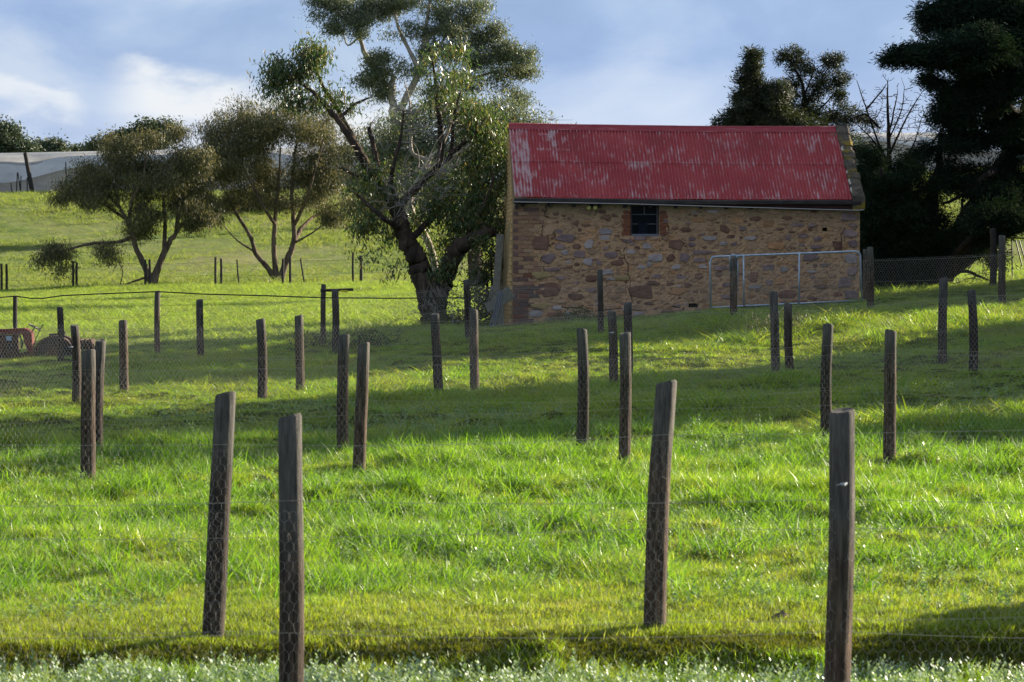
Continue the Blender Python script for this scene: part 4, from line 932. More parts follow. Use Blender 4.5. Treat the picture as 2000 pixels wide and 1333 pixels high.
tprism('radiator_shell', [(-70, 655), (-52, 655), (-52, 705), (-70, 705)], .36, M_red)
tprism('engine_block', [(-30, 655), (34, 655), (36, 695), (28, 702), (6, 702), (2, 690)], .26, M_iron)
mb = MB(); c = tq(21, 677, -.14); mb.tube([c, c+Vector((0, -.05, 0))], [.07, .06], 14); mb.tube([c+Vector((0, -.05, 0)), c+Vector((0, -.09, 0))], .03, 10); mb.build('pulley', M_dk, tr)
mb = MB(); c = tq(20, 661, -.16); mb.box(c.x-.055, c.x+.055, c.y-.01, c.y, c.z-.045, c.z+.045); mb.build('nameplate', mat('faded_blue_plate', (.30, .42, .55), .5), tr)
tprism('chassis', [(-60, 692), (40, 690), (66, 684), (92, 700), (118, 690), (140, 694), (138, 704), (92, 716), (70, 712), (52, 702), (-60, 704)], .18, M_iron)
mb = MB(); mb.tube([tq(64, 682), tq(70, 662), tq(78, 644), tq(84, 634)], .011, 6); mb.tube([tq(60, 650), tq(68, 640)], .012, 6); mb.build('steering_column', M_dk, tr)
mb = MB(); a = (tq(56, 633)-tq(79, 645)); ctr = (tq(56, 633)+tq(79, 645))/2; ax = a.normalized(); R_ = a.length/2
mb.tube([ctr+ax*R_*math.cos(q)+Vector((0, 1, 0))*R_*math.sin(q) for q in [6.2832*k/20 for k in range(21)]], .012, 6, False)
for q in (0, 2.09, 4.19): mb.tube([ctr, ctr+ax*R_*math.cos(q)+Vector((0, R_*math.sin(q), 0))], .008, 5)
mb.build('steering_wheel', M_dk, tr)
def wheel(cx, cy, R, wd, dy, nm):
    c = tq(cx, cy, dy); w = link('wheel', None, parent=tr); w.location = c; w.empty_display_size = .1
    n = 28; prof = [(R*.50, -.40), (R*.80, -.50), (R*.95, -.44), (R, -.2), (R, .2), (R*.95, .44), (R*.80, .50), (R*.50, .40)]; V = []; Fs = []
    for k in range(n):
        q = 6.2832*k/n
        for rr, y_ in prof:
            V.append((rr*math.cos(q), y_*wd, rr*math.sin(q)))
    m8 = len(prof)
    for k in range(n):
        for i in range(m8): Fs.append((k*m8+i, k*m8+(i+1) % m8, ((k+1) % n)*m8+(i+1) % m8, ((k+1) % n)*m8+i))
    mb = MB(); mb.add(V, Fs)
    for k in range(24):
        q = 6.2832*k/24; M_ = Matrix.Rotation(-q, 4, 'Y') @ Matrix.Translation((R, 0, 0)) @ Matrix.Rotation(.5 if k % 2 else -.5, 4, 'X')
        mb.box(-.012, .018, (-.5 if k % 2 else 0)*wd, (0 if k % 2 else .5)*wd, -.012, .012, M_)
    mb.build('tyre', M_tyre, w)
    mb = MB(); mb.tube([(0, -wd*.40, 0), (0, -wd*.36, 0), (0, -wd*.1, 0), (0, wd*.3, 0)], [R*.62, R*.60, R*.30, R*.6], 20); mb.tube([(0, -wd*.55, 0), (0, -wd*.1, 0)], R*.14, 10); mb.build('rim', M_iron, w)
for dy in (-.36, .36): wheel(112, 694, .37, .24, dy, 'rear')
for dy in (-.30, .30): wheel(-4, 708, .20, .11, dy, 'front')
for dy in (-.36, .36):
    V = []; Q = []; c = tq(112, 697, dy); 
    for k in range(11):
        q = math.radians(15+k*14.5); 
        for rr, y_ in ((.41, -.15), (.44, -.14), (.44, .14), (.41, .15)): V.append((c.x+rr*math.cos(q), c.y+y_, c.z+rr*math.sin(q)))
    for k in range(10):
        for i in range(4): Q.append((k*4+i, k*4+(i+1) % 4, k*4+4+(i+1) % 4, k*4+4+i))
    mb = MB(); mb.add(V, Q); mb.build('fender', M_iron, tr)
mb = MB()
V = []; n = 16
for rr, zz in ((.02, 0), (.12, .0), (.17, .03), (.18, .075)):
    for k in range(n):
        q = 6.2832*k/n; V.append((rr*math.cos(q), rr*math.sin(q)*.9, zz+(.04 if math.cos(q) > .3 and rr > .15 else 0)))
c = tq(112, 659); mb.add([c+Vector(v) for v in V], [(a*n+k, a*n+(k+1) % n, (a+1)*n+(k+1) % n, (a+1)*n+k) for a in range(3) for k in range(n)]); mb.tube([c, tq(104, 690)], .015, 6); mb.build('seat', M_dk, tr)
mb = MB(); mb.tube([tq(68, 672), tq(80, 671)], .008, 5); mb.tube([tq(69, 672), tq(69, 680)], .008, 5); mb.tube([tq(72, 679), tq(78, 672)], .008, 5); mb.build('pedal', M_dk, tr)
imp = MB()
for z_, dy in ((672, -.25), (680, .2), (676, 0)): imp.box(tq(135, z_).x, tq(184, z_).x, dy-.03, dy+.03, tq(0, z_).z-.035, tq(0, z_).z+.035)
for x_ in (150, 160, 170, 180): imp.box(tq(x_, 0).x-.02, tq(x_, 0).x+.02, -.3, .25, tq(0, 670).z-.03, tq(0, 667).z+.05)
for x_, y_ in ((158, 700), (172, 702), (182, 700)): imp.tube([tq(x_, 676, -.1), tq(x_+5, 690, -.1), tq(x_, y_, -.1)], .014, 6)
imp.build('cultivator_bar', M_iron, tr)
mb = MB(); mb.tube([tq(40, 655, -.14), tq(46, 668, -.16), tq(44, 680, -.14)], .02, 7); mb.tube([tq(-20, 660, -.1), tq(-6, 675, -.12), tq(2, 672, -.1)], .018, 7); mb.box(tq(-34, 0).x, tq(-12, 0).x, -.1, .1, tq(0, 690).z, tq(0, 664).z); mb.build('engine_pipes', M_dk, tr)
# ------------------------------------------------------------------ trees
def catmull(pts, n=5):
    out = []
    for i in range(len(pts)-1):
        p0, p1, p2, p3 = pts[max(i-1, 0)], pts[i], pts[i+1], pts[min(i+2, len(pts)-1)]
        for k in range(n):
            t = k/n; out.append(.5*((2*p1)+(p2-p0)*t+(2*p0-5*p1+4*p2-p3)*t*t+(3*p1-p0-3*p2+p3)*t**3))
    out.append(pts[-1]); return out
def tube_np(paths, n):
    VV = []; FF = []; off = 0
    ang = np.arange(n)*2*math.pi/n; ca, sa = np.cos(ang), np.sin(ang)
    for pts, rad in paths:
        p = np.asarray(pts, float); m = len(p); t = np.gradient(p, axis=0); t /= np.maximum(np.linalg.norm(t, axis=1)[:, None], 1e-9)
        ref = np.where(np.abs(t[:, 2:3]) > .9, np.array([[1., 0, 0]]), np.array([[0, 0, 1.]]))
        a = np.cross(t, ref); a /= np.maximum(np.linalg.norm(a, axis=1)[:, None], 1e-9)
        for i in range(1, m):
            if np.dot(a[i], a[i-1]) < 0: a[i] = -a[i]
        b = np.cross(t, a); R = np.asarray(rad)[:, None, None]
        ring = p[:, None, :]+(a[:, None, :]*ca[None, :, None]+b[:, None, :]*sa[None, :, None])*R
        VV.append(ring.reshape(-1, 3)); i = np.arange(m-1)[:, None]*n; k = np.arange(n)[None, :]; k2 = (k+1) % n
        FF.append(np.stack([i+k, i+k2, i+n+k2, i+n+k], 2).reshape(-1, 4)+off); off += m*n
    return np.concatenate(VV), np.concatenate(FF)
def leaves_np(C, L, Wd, rg, hang=.6, dirs=None, cup=.25):
    n = len(C); d = rg.normal(0, 1, (n, 3)); d /= np.linalg.norm(d, axis=1)[:, None]
    if dirs is not None: d = d*.7+dirs
    d[:, 2] -= hang*1.6*rg.uniform(.3, 1.2, n); d /= np.linalg.norm(d, axis=1)[:, None]
    s = np.cross(d, rg.normal(0, 1, (n, 3))); s /= np.maximum(np.linalg.norm(s, axis=1)[:, None], 1e-6); nn = np.cross(d, s)
    l = (L*rg.uniform(.6, 1.25, n))[:, None]; w = (Wd*rg.uniform(.7, 1.2, n))[:, None]
    A = C-d*l*.1; B = C+d*l*.4+s*w/2+nn*l*.05*cup; D = C+d*l*.4-s*w/2+nn*l*.05*cup; E = C+d*l*.9-nn*l*cup*.4
    V = np.stack([A, B, E, D], 1).reshape(-1, 3); return V, np.arange(4*n).reshape(-1, 4)
def tree(name, label, Y, base, limbs, clumps, mbark, mleaf, leafL=.2, leafW=.04, per=40, tr_=.3, hang=.6, seed=1, mtwig=None, group=None, cat='tree', twig_r=.02,
         depth=.8, extra_twigs=None, twr=1.0, sf=7.0, grow=1.0, dens=1.0, dirk=.8, sides=10, flat=1.0, spray=False, crown='crown', drop=.06):
    rg = np.random.RandomState(seed); s = F/Y; b = P(base[0], base[1], Y); b.z = gz(b.x, b.y); root = thing(name, label, cat, b, group=group)
    bv_ = np.array(b)
    nodes = []; nrad = []; paths = []
    for (pts, r0, r1) in limbs:
        pp = [P(q[0], q[1], Y)+Vector((0, (q[2] if len(q) > 2 else 0), 0)) for q in pts]
        pp = catmull(pp, 5); m = len(pp); rr = np.linspace(r0, r1, m)
        arr = np.array([tuple(p) for p in pp]); arr[1:-1] += rg.normal(0, .02*max(r0*4, .2), (m-2, 3))*1.0
        rr = rr*(1+rg.normal(0, .05, m)); paths.append((arr-bv_, rr)); nodes.append(arr); nrad.append(rr)
    V, Fq = tube_np(paths, sides); link('trunk', npmesh('trunk', V, Fq, True), mbark, root)
    ND = np.concatenate(nodes); NR = np.concatenate(nrad)
    cz = []; LC = []; LD = []; tw = []
    tips = []
    for c in clumps:
        px_, py_, rx, ry, n = c[:5]; n = max(2, int(n*dens)); dyc = c[5] if len(c) > 5 else 0; cc = np.array(P(px_, py_, Y))+np.array([0, dyc, 0])
        d = rg.normal(0, 1, (n, 3)); d /= np.linalg.norm(d, axis=1)[:, None]; rad = rg.uniform(.35, 1, n)**.5
        sub = min(n, max(5, int(n/sf))); hc = d[:sub]*(rg.uniform(.25, 1.12, sub)**.6)[:, None]; w_ = rg.randint(0, sub, n)
        rr_ = rg.uniform(0, 1, n)[:, None]**.5*(.30+.25*rg.uniform(0, 1, sub)[w_])[:, None]; q = hc[w_]+rg.permutation(d)*rr_*np.array([1, 1, .75])
        q = cc+q*grow*np.array([rx/s, (rx+ry)/2/s*depth, ry/s]); tips.append(q)
    tips = np.concatenate(tips)
    # order by distance to the limbs so that twigs can grow out of twigs
    dm = np.array([np.min(np.sum((ND-t)**2, 1)) for t in tips]); order = np.argsort(dm)
    cap = len(ND)+len(tips)*5; NDb = np.zeros((cap, 3)); NDb[:len(ND)] = ND; NRb = np.zeros(cap); NRb[:len(ND)] = NR; nn = len(ND)
    size = np.ptp(tips, axis=0).mean()
    for oi in order:
        t = tips[oi]; dv = NDb[:nn]-t; dist = np.sqrt((dv**2).sum(1)); cost = dist + np.maximum(dv[:, 2], 0)*.7
        j = int(np.argmin(cost)); a = NDb[j]; L = dist[j]
        if L < .02: continue
        mid = (a+t)/2+rg.normal(0, .10*L, 3)+np.array([0, 0, .10*L*(1 if hang >= 0 else -1)])
        ks = np.linspace(0, 1, 5)[:, None]; pth = a*(1-ks)**2+mid*2*ks*(1-ks)+t*ks**2
        r0 = min(NRb[j]*.7, twig_r*(.5+L*.35)); rr = np.linspace(r0, r0*.3, 5)
        tw.append((pth-bv_, rr)); NDb[nn:nn+4] = pth[1:]; NRb[nn:nn+4] = rr[1:]; nn += 4
        k = max(3, int(per*rg.uniform(.4, 1.6))); f = rg.uniform(.45, 1, k)[:, None]
        i0 = np.clip((f*4).astype(int), 0, 3)[:, 0]; base_ = pth[i0]+(pth[i0+1]-pth[i0])*(f*4-i0[:, None])
        sc = tr_; LC.append(base_+rg.normal(0, 1, (k, 3))*np.array([sc, sc, sc*.75*flat])-np.array([0, 0, drop*tr_])); LD.append(np.repeat(((t-a)/L)[None, :], k, 0))
    if extra_twigs:
        for (px_, py_, rx, ry, n, *dd) in extra_twigs:
            cc = np.array(P(px_, py_, Y))+np.array([0, dd[0] if dd else 0, 0]); q = cc+rg.normal(0, .5, (n, 3))*np.array([rx/s, rx/s*.6, ry/s])
            for t in q:
                dv = NDb[:nn]-t; dist = np.sqrt((dv**2).sum(1)); j = int(np.argmin(dist+np.maximum(dv[:, 2], 0)*.8)); a = NDb[j]; L = dist[j]
                if L < .03: continue
                mid = (a+t)/2+rg.normal(0, .12*L, 3); ks = np.linspace(0, 1, 6)[:, None]; pth = a*(1-ks)**2+mid*2*ks*(1-ks)+t*ks**2
                r0 = max(min(NRb[j]*.7, .012*twr*(.6+L*.4)), .005*twr); tw.append((pth-bv_, np.linspace(r0, .003*twr, 6)))
                if nn+5 < cap: NDb[nn:nn+5] = pth[1:]; NRb[nn:nn+5] = r0*.6; nn += 5
    V, Fq = tube_np(tw, 4); link('branches', npmesh('branches', V, Fq, True), mtwig or mbark, root, kind='stuff')
    if per > 0:
        C = np.concatenate(LC)-bv_; D = np.concatenate(LD); V, Fq = leaves_np(C, leafL, leafW, rg, hang, D*dirk if spray else None)
        link(crown, npmesh(crown, V, Fq, False), mleaf, root, kind='stuff')
    return root
BK1 = barkmat('rough_dark_bark', (.024, .019, .016), (.09, .066, .05)); BK2 = barkmat('pale_gum_bark', (.22, .19, .155), (.48, .43, .37), 4); BK3 = barkmat('black_cypress_bark', (.012, .011, .011), (.035, .030, .027))
BK4 = barkmat('grey_dead_bark', (.12, .105, .09), (.36, .32, .28)); BK5 = barkmat('brown_wattle_bark', (.05, .038, .03), (.17, .13, .10))
LF_near = leafmat('broad_gum_leaves', [(.028, .052, .018), (.048, .088, .026), (.075, .125, .036), (.12, .16, .055), (.24, .16, .07)], trans=.36, rough=.32, spec=.6, tint=(1.2, 1.25, .6))
LF_brown = leafmat('olive_brown_leaves', [(.032, .044, .022), (.065, .076, .036), (.105, .108, .050), (.16, .15, .070), (.25, .21, .105)], trans=.32, rough=.5, tint=(1.15, 1.1, .7))
LF_gum = leafmat('blue_green_gum_leaves', [(.055, .078, .052), (.10, .13, .078), (.145, .17, .098), (.22, .23, .14)], trans=.32, rough=.45, tint=(1.15, 1.15, .7))
LF_cyp = leafmat('dark_cypress_needles', [(.010, .019, .014), (.018, .034, .022), (.032, .054, .032)], trans=.12, rough=.9, spec=.05)
LF_con = leafmat('conifer_needles', [(.018, .026, .014), (.035, .045, .022), (.055, .06, .03)], trans=.2, rough=.6)
LF_far = leafmat('far_gum_leaves', [(.035, .055, .035), (.06, .085, .045), (.09, .115, .06)], trans=.2, rough=.6, tint=(1.1, 1.1, .8))
LF_scrub = leafmat('scrub_leaves', [(.03, .04, .018), (.07, .075, .035), (.14, .12, .07)], trans=.25, rough=.6)
# 1: multi stemmed tree left of the paddock
tree('spreading_tree', 'left olive brown paddock tree with low branch reaching out to the left', 136, (295, 560),
     [([(300, 562), (283, 520), (268, 490), (258, 455), (245, 425), (225, 395), (190, 370)], 0.17, .05), ([(298, 562), (312, 515), (328, 480), (345, 455), (365, 430), (400, 405)], 0.19, .05),
      ([(262, 462, 0), (235, 474, -1), (200, 476, -1.5), (165, 482, -1.5), (140, 490, -2), (110, 488, -2)], .10, .03), ([(320, 495), (318, 440, 1), (312, 390, 1.5), (305, 340, 2)], .12, .04),
      ([(255, 450), (262, 400, -1), (285, 350, -1), (290, 300, -1)], .11, .03), ([(345, 455), (352, 400), (372, 350), (380, 300)], .12, .03), ([(250, 432), (215, 410, 1), (175, 385, 2), (150, 360, 2)], .08, .03), ([(290, 540), (262, 552, -1), (240, 561, -1.5)], .06, .03), ([(242, 560, -1.5), (248, 530, -1.5), (235, 505, -1.5)], .03, .015)],
     [(170, 365, 58, 42, 70, 0), (215, 335, 60, 45, 85, 1), (275, 310, 55, 52, 85, -1), (330, 320, 60, 55, 85, 1), (300, 355, 70, 40, 75, 0), (375, 355, 50, 55, 70, -1), (395, 425, 32, 28, 35, 0), (400, 390, 30, 40, 34, 1), (350, 410, 45, 30, 35, 1), (285, 425, 35, 28, 25, -1),
      (115, 492, 26, 22, 26, -2), (128, 512, 14, 18, 10, -2), (220, 495, 32, 17, 16, -1.5), (272, 445, 30, 20, 22, 1), (140, 385, 30, 28, 30, 1)],
     BK5, LF_brown, .18, .038, 96, .28, 1.1, 1, sf=6, grow=1.12, twig_r=.03, group='olive brown paddock trees')
tree('spreading_tree', 'right olive brown paddock tree, tallest dome, trunk splitting into three stems', 140, (543, 550),
     [([(543, 553), (520, 520), (500, 495), (488, 460), (460, 415), (440, 375)], 0.16, .05), ([(541, 553), (536, 500), (536, 450), (540, 400), (545, 340), (548, 290)], 0.16, .04), ([(546, 553), (560, 510), (572, 480), (575, 440), (570, 380), (575, 320), (580, 270)], 0.19, .05),
      ([(573, 478), (590, 440, 1), (620, 415, 2), (660, 395, 2)], .12, .04), ([(538, 440), (515, 400, -1), (490, 350, -1), (470, 310, -1)], .09, .03), ([(575, 440), (600, 395, -1), (620, 340, -2), (635, 290, -2)], .10, .03), ([(500, 493), (460, 470, 1), (430, 440, 2)], .06, .02), ([(575, 475), (610, 455), (650, 425)], .06, .02)],
     [(430, 275, 55, 50, 85, 0), (490, 255, 65, 48, 105, 1), (555, 245, 65, 42, 105, -1), (615, 270, 55, 52, 95, 1), (650, 320, 40, 50, 60, 0), (400, 330, 50, 50, 70, 1), (470, 320, 65, 45, 80, -1), (550, 315, 70, 45, 80, 0), (620, 350, 60, 42, 60, 1), (590, 395, 60, 30, 30, 0), (440, 380, 45, 35, 35, 0), (520, 375, 50, 30, 20, 1), (650, 395, 40, 28, 35, 0)],
     BK5, LF_brown, .18, .038, 96, .28, 1.1, 2, sf=6, grow=1.12, twig_r=.03, group='olive brown paddock trees')
# near gnarled gum beside the barn
YN = 68.5
tree('gnarled_gum_tree', 'big gnarled gum with thick dark trunk and broad drooping leaves left of the barn', YN, (848, 640),
     [([(856, 665), (848, 625), (842, 590), (834, 555), (818, 520), (803, 488), (788, 452), (775, 415), (760, 380), (738, 350)], .37, .12), ([(848, 610, .1), (856, 568), (870, 535), (885, 505, -.3), (905, 480, -.5), (935, 462, -.6), (968, 455, -.4)], .30, .12),
      ([(745, 362), (715, 320), (695, 285), (668, 245), (640, 210), (610, 180), (570, 150)], .13, .03), ([(660, 235), (690, 205, .3), (720, 190, .4)], .05, .02), ([(740, 355), (735, 310, -.2), (728, 275, -.2), (722, 250, -.2)], .08, .05),
      ([(700, 290), (660, 215, .5), (625, 160, .5), (612, 110, .5)], .07, .02), ([(780, 400), (820, 360, .3), (855, 325, .3), (880, 300, .2), (885, 240, 0), (900, 180, 0)], .10, .02), ([(858, 322), (862, 270), (856, 215), (850, 160), (845, 120)], .09, .02),
      ([(878, 300), (900, 285), (930, 255), (950, 230)], .07, .02), ([(800, 470), (850, 420, .5), (890, 380, 1), (930, 330, 1), (950, 290, 1)], .09, .02), ([(760, 380), (770, 330, -.6), (785, 270, -.6), (790, 220, -.6)], .07, .02), ([(790, 450), (755, 430, -.8), (720, 400, -.8), (700, 380, -.8)], .08, .03),
      ([(905, 482), (930, 430, -.3), (955, 380, -.3), (965, 340, -.3)], .08, .02), ([(735, 350), (700, 345), (670, 330)], .07, .03)],
     [(545, 135, 28, 26, 24, .2), (580, 120, 34, 34, 34, .3), (612, 105, 26, 28, 26, .3), (565, 170, 30, 24, 18, 0), (600, 195, 24, 20, 13, 0), (640, 175, 22, 28, 10, .4), (525, 172, 16, 10, 7, 0), (665, 195, 24, 20, 6, .4),
      (715, 375, 36, 34, 20, -.4), (760, 345, 36, 24, 9, -.2), (840, 425, 70, 30, 22, .5), (900, 410, 60, 46, 44, .2), (945, 370, 38, 58, 52, .3), (880, 455, 55, 26, 20, .6), (725, 430, 32, 38, 22, -.3), (765, 470, 22, 34, 12, .5), (950, 290, 32, 60, 46, .6), (915, 220, 44, 50, 44, .4), (860, 170, 36, 56, 22, 0), (880, 130, 36, 32, 16, .2),
      (872, 520, 22, 18, 8, -.5), (940, 425, 40, 40, 24, -.2), (778, 525, 12, 10, 3, -.6), (715, 495, 14, 8, 4, -.5), (885, 340, 55, 40, 18, .7), (795, 250, 20, 46, 5, -.2), (965, 440, 20, 30, 14, -.1), (915, 300, 36, 36, 16, .7), (820, 495, 14, 16, 4, .4)],
     BK1, LF_near, .15, .036, 34, .19, 1.1, 3, sf=4, dens=1.25, grow=1.06, mtwig=BK4, twig_r=.014, extra_twigs=[(790, 360, 75, 45, 200, -1.1), (850, 330, 60, 50, 100, -1.0), (820, 250, 90, 60, 80, -.6), (700, 320, 50, 50, 40, -.3), (870, 260, 50, 60, 80, -.4), (800, 400, 60, 30, 120, -1.2)], twr=1.5, sides=14)
# silvery bare limbs through the near gum
tree('bare_limbed_gum', 'pale bare silvery limbs rising through the gnarled gum crown', YN+1.5, (868, 560),
     [([(850, 640), (846, 500), (800, 400), (822, 345), (840, 310), (862, 290), (862, 240), (855, 190), (850, 140)], .10, .02), ([(822, 345), (868, 318), (900, 300), (935, 272), (955, 262)], .10, .025), ([(840, 315), (806, 300), (802, 260), (800, 200), (790, 160)], .06, .015), ([(862, 285), (880, 240), (884, 190), (905, 140)], .055, .015)],
     [(880, 150, 40, 30, 14), (850, 120, 30, 24, 10), (905, 170, 30, 30, 14)], BK2, LF_near, .15, .035, 14, .16, .8, 8, twig_r=.02, extra_twigs=[(840, 210, 60, 60, 60), (900, 250, 40, 40, 30)])
# tall gum far behind
tree('tall_gum_tree', 'tall far gum with white limbs and layered blue green crowns behind the gnarled gum', 190, (800, 455),
     [([(800, 470), (795, 350), (775, 245), (765, 190), (770, 150)], .45, .18), ([(775, 240), (790, 200), (820, 140), (828, 90), (835, 40), (840, 0)], .30, .08), ([(768, 180), (745, 155), (715, 110), (700, 60), (690, 20)], .26, .08), ([(820, 140), (800, 100), (780, 60), (770, 20)], .18, .06),
      ([(828, 90), (850, 60), (880, 30), (900, 10)], .15, .05), ([(770, 150), (730, 135), (700, 150)], .12, .05), ([(825, 130), (850, 110), (870, 70)], .14, .05), ([(790, 240), (850, 190, 2), (920, 150, 3), (980, 130, 3)], .22, .06), ([(705, 70), (680, 90), (670, 60)], .08, .04), ([(970, 135, 3), (1005, 150, 3), (1030, 130, 3)], .07, .03)],
     [(650, 18, 42, 22, 40, 0), (700, 8, 60, 24, 60, 1), (770, 0, 60, 18, 60, 0), (660, 48, 30, 16, 22, 0), (710, 55, 36, 16, 26, -1), (880, 5, 60, 24, 60, 0), (935, 35, 35, 30, 45, 1), (900, 60, 45, 20, 36, 0), (790, 60, 40, 16, 24, 0), (760, 130, 48, 22, 44, -1), (715, 150, 34, 16, 24, 0), (750, 180, 30, 14, 18, 0), (855, 95, 50, 24, 36, 1),
      (940, 95, 55, 28, 55, 2), (990, 110, 50, 32, 48, 2), (1015, 140, 28, 24, 24, 3), (1000, 180, 30, 20, 20, 2), (920, 140, 60, 30, 40, 2), (870, 170, 50, 30, 36, 2), (810, 130, 30, 18, 14, 0), (975, 75, 35, 18, 18, 2)],
     BK2, LF_gum, .24, .065, 84, .36, .7, 4, twig_r=.04, flat=.95, sf=5, grow=1.1)
# thicket behind the barn's left end
tree('leafy_thicket_tree', 'bushy olive tree behind the gnarled gum and the left roof corner', 105, (930, 540),
     [([(930, 560), (925, 450), (920, 350), (900, 260)], .3, .08), ([(925, 450), (980, 360), (1010, 280)], .2, .05), ([(922, 400), (860, 330), (820, 270)], .18, .05)],
     [(840, 260, 90, 60, 130, 0), (930, 250, 80, 60, 120, 1), (1000, 262, 60, 45, 80, 0), (880, 340, 110, 60, 110, 0), (970, 340, 60, 70, 70, 0), (1030, 255, 30, 22, 16, 0), (790, 330, 60, 50, 60, 1), (740, 290, 40, 40, 30, 1), (900, 430, 60, 50, 40, 0)],
     BK1, LF_gum, .22, .05, 40, .38, .6, 5, twig_r=.03)
tree('leafy_thicket_tree', 'low dark brown bushy tree filling the gap between the paddock tree and gnarled gum', 118, (812, 545),
     [([(812, 552), (806, 480), (780, 400), (765, 320)], .2, .05), ([(800, 450), (750, 390), (715, 330)], .12, .04)],
     [(710, 330, 50, 50, 60, 0), (760, 300, 50, 50, 50, 0), (700, 400, 40, 40, 40, 0), (750, 390, 40, 40, 40, 0), (790, 280, 40, 40, 40, 0), (690, 290, 26, 26, 20, 0)],
     BK5, LF_brown, .22, .045, 44, .34, .8, 15, twig_r=.03)
tree('wiry_bare_bush', 'wiry bare twig bush just above the left end of the red ridge', 82, (1060, 300), [([(1055, 420), (1060, 300), (1065, 250)], .05, .02)], [(1065, 245, 26, 20, 14)], BK4, LF_gum, .1, .03, 4, .1, .4, 6, twig_r=.014, extra_twigs=[(1070, 238, 34, 26, 60)])
# scrub at the foot of the gum
tree('dead_scrub', 'tangled grey dead scrub heaped around the foot of the gnarled gum', 66.5, (880, 645), [([(880, 660), (885, 620)], .04, .02), ([(930, 660), (935, 590)], .04, .02), ([(850, 660), (850, 600)], .03, .02)],
     [(870, 610, 55, 38, 50), (935, 590, 40, 50, 60), (945, 520, 24, 40, 30, .8)], BK4, LF_scrub, .06, .03, 16, .10, .3, 7, twig_r=.008, extra_twigs=[(860, 610, 60, 34, 240), (930, 580, 45, 55, 200), (850, 570, 26, 30, 60)], cat='bush')
tree('dark_bramble', 'dark green bramble bush between the gum trunk and the barn gable', 67.5, (950, 600), [([(950, 620), (952, 540)], .05, .02), ([(965, 620), (958, 500)], .04, .02)],
     [(945, 560, 26, 40, 60), (952, 500, 18, 36, 30), (905, 615, 50, 24, 30)], BK1, LF_near, .09, .05, 26, .13, .3, 17, twig_r=.010, cat='bush')
tree('low_bush', 'low dark weedy bush in the shade right of the dark rail post', 56.5, (700, 680), [([(700, 690), (702, 660)], .02, .01)], [(700, 668, 70, 22, 60), (640, 672, 50, 14, 26), (590, 672, 40, 12, 14)], BK1, LF_scrub, .07, .02, 26, .12, -.3, 18, twig_r=.005, cat='bush')
tree('low_bush', 'brown bush on the hill between the two paddock trees', 200, (485, 400), [([(485, 425), (487, 380)], .1, .05)], [(490, 385, 48, 28, 60), (450, 400, 40, 18, 36), (530, 395, 50, 26, 50)], BK5, LF_brown, .3, .09, 40, .4, .3, 19, twig_r=.03, cat='bush')
tree('low_bush', 'low dark green weeds mounded against the barn wall right of the brick corner', 64.6, (1150, 635), [([(1150, 640), (1152, 628)], .01, .005)], [(1145, 625, 60, 16, 60), (1200, 628, 50, 10, 30), (1090, 636, 40, 9, 24), (1125, 612, 22, 10, 16)], BK1, LF_near, .06, .03, 30, .10, -.2, 41, twig_r=.004, cat='bush')
tree('low_bush', 'tuft of tall pale weeds between two posts left of the gate end', 51, (1480, 640), [([(1480, 650), (1482, 640)], .01, .005)], [(1485, 632, 26, 12, 16), (1560, 626, 22, 10, 12)], BK4, LF_scrub, .09, .012, 26, .10, -1.2, 42, twig_r=.003, cat='bush', extra_twigs=[(1500, 615, 60, 26, 26)])
# conifers behind the barn
YC = 80
tree('conifer_tree', 'left spiky conifer rising behind the red roof', YC, (1500, 420),
     [([(1500, 560), (1500, 400), (1490, 260), (1478, 170), (1468, 105)], .25, .03), ([(1495, 250), (1450, 235), (1410, 240)], .06, .02), ([(1488, 220), (1460, 190), (1440, 160)], .05, .015), ([(1490, 250), (1520, 220), (1545, 190)], .05, .02), ([(1497, 300), (1440, 260), (1400, 215)], .05, .01)],
     [(1468, 115, 14, 22, 22), (1462, 150, 24, 20, 34), (1478, 180, 36, 24, 55), (1480, 215, 55, 26, 90), (1500, 240, 75, 24, 110), (1450, 235, 40, 20, 45), (1510, 190, 30, 28, 36), (1520, 265, 90, 28, 90), (1440, 255, 40, 18, 30), (1425, 236, 24, 12, 12)],
     BK3, LF_con, .12, .026, 46, .09, .1, 10, dens=2.1, dirk=1.8, sf=2, grow=1.1, twig_r=.010, spray=True, extra_twigs=[(1408, 245, 14, 16, 14)])
tree('conifer_tree', 'right open conifer with see-through fan crown behind the red roof', YC+2, (1565, 420),
     [([(1570, 560), (1568, 400), (1566, 260), (1572, 200), (1560, 150), (1535, 105)], .15, .015), ([(1572, 205), (1600, 160), (1625, 120)], .035, .01), ([(1570, 235), (1610, 205), (1640, 165)], .04, .01), ([(1568, 250), (1620, 240), (1665, 225)], .03, .01), ([(1568, 190), (1585, 150), (1590, 120)], .03, .008), ([(1567, 260), (1600, 225), (1640, 215)], .03, .008)],
     [(1540, 112, 20, 18, 20), (1556, 140, 18, 22, 20), (1590, 130, 16, 16, 12), (1618, 118, 22, 14, 18), (1640, 150, 14, 18, 14), (1612, 165, 28, 20, 22), (1640, 190, 16, 14, 10), (1585, 185, 26, 24, 24), (1600, 225, 50, 20, 40), (1655, 230, 34, 16, 26), (1540, 220, 30, 30, 30), (1620, 260, 70, 22, 50), (1550, 170, 18, 22, 14)],
     BK3, LF_con, .12, .026, 34, .085, .1, 11, dens=2.2, dirk=1.8, sf=2, grow=1.15, twig_r=.011, spray=True)
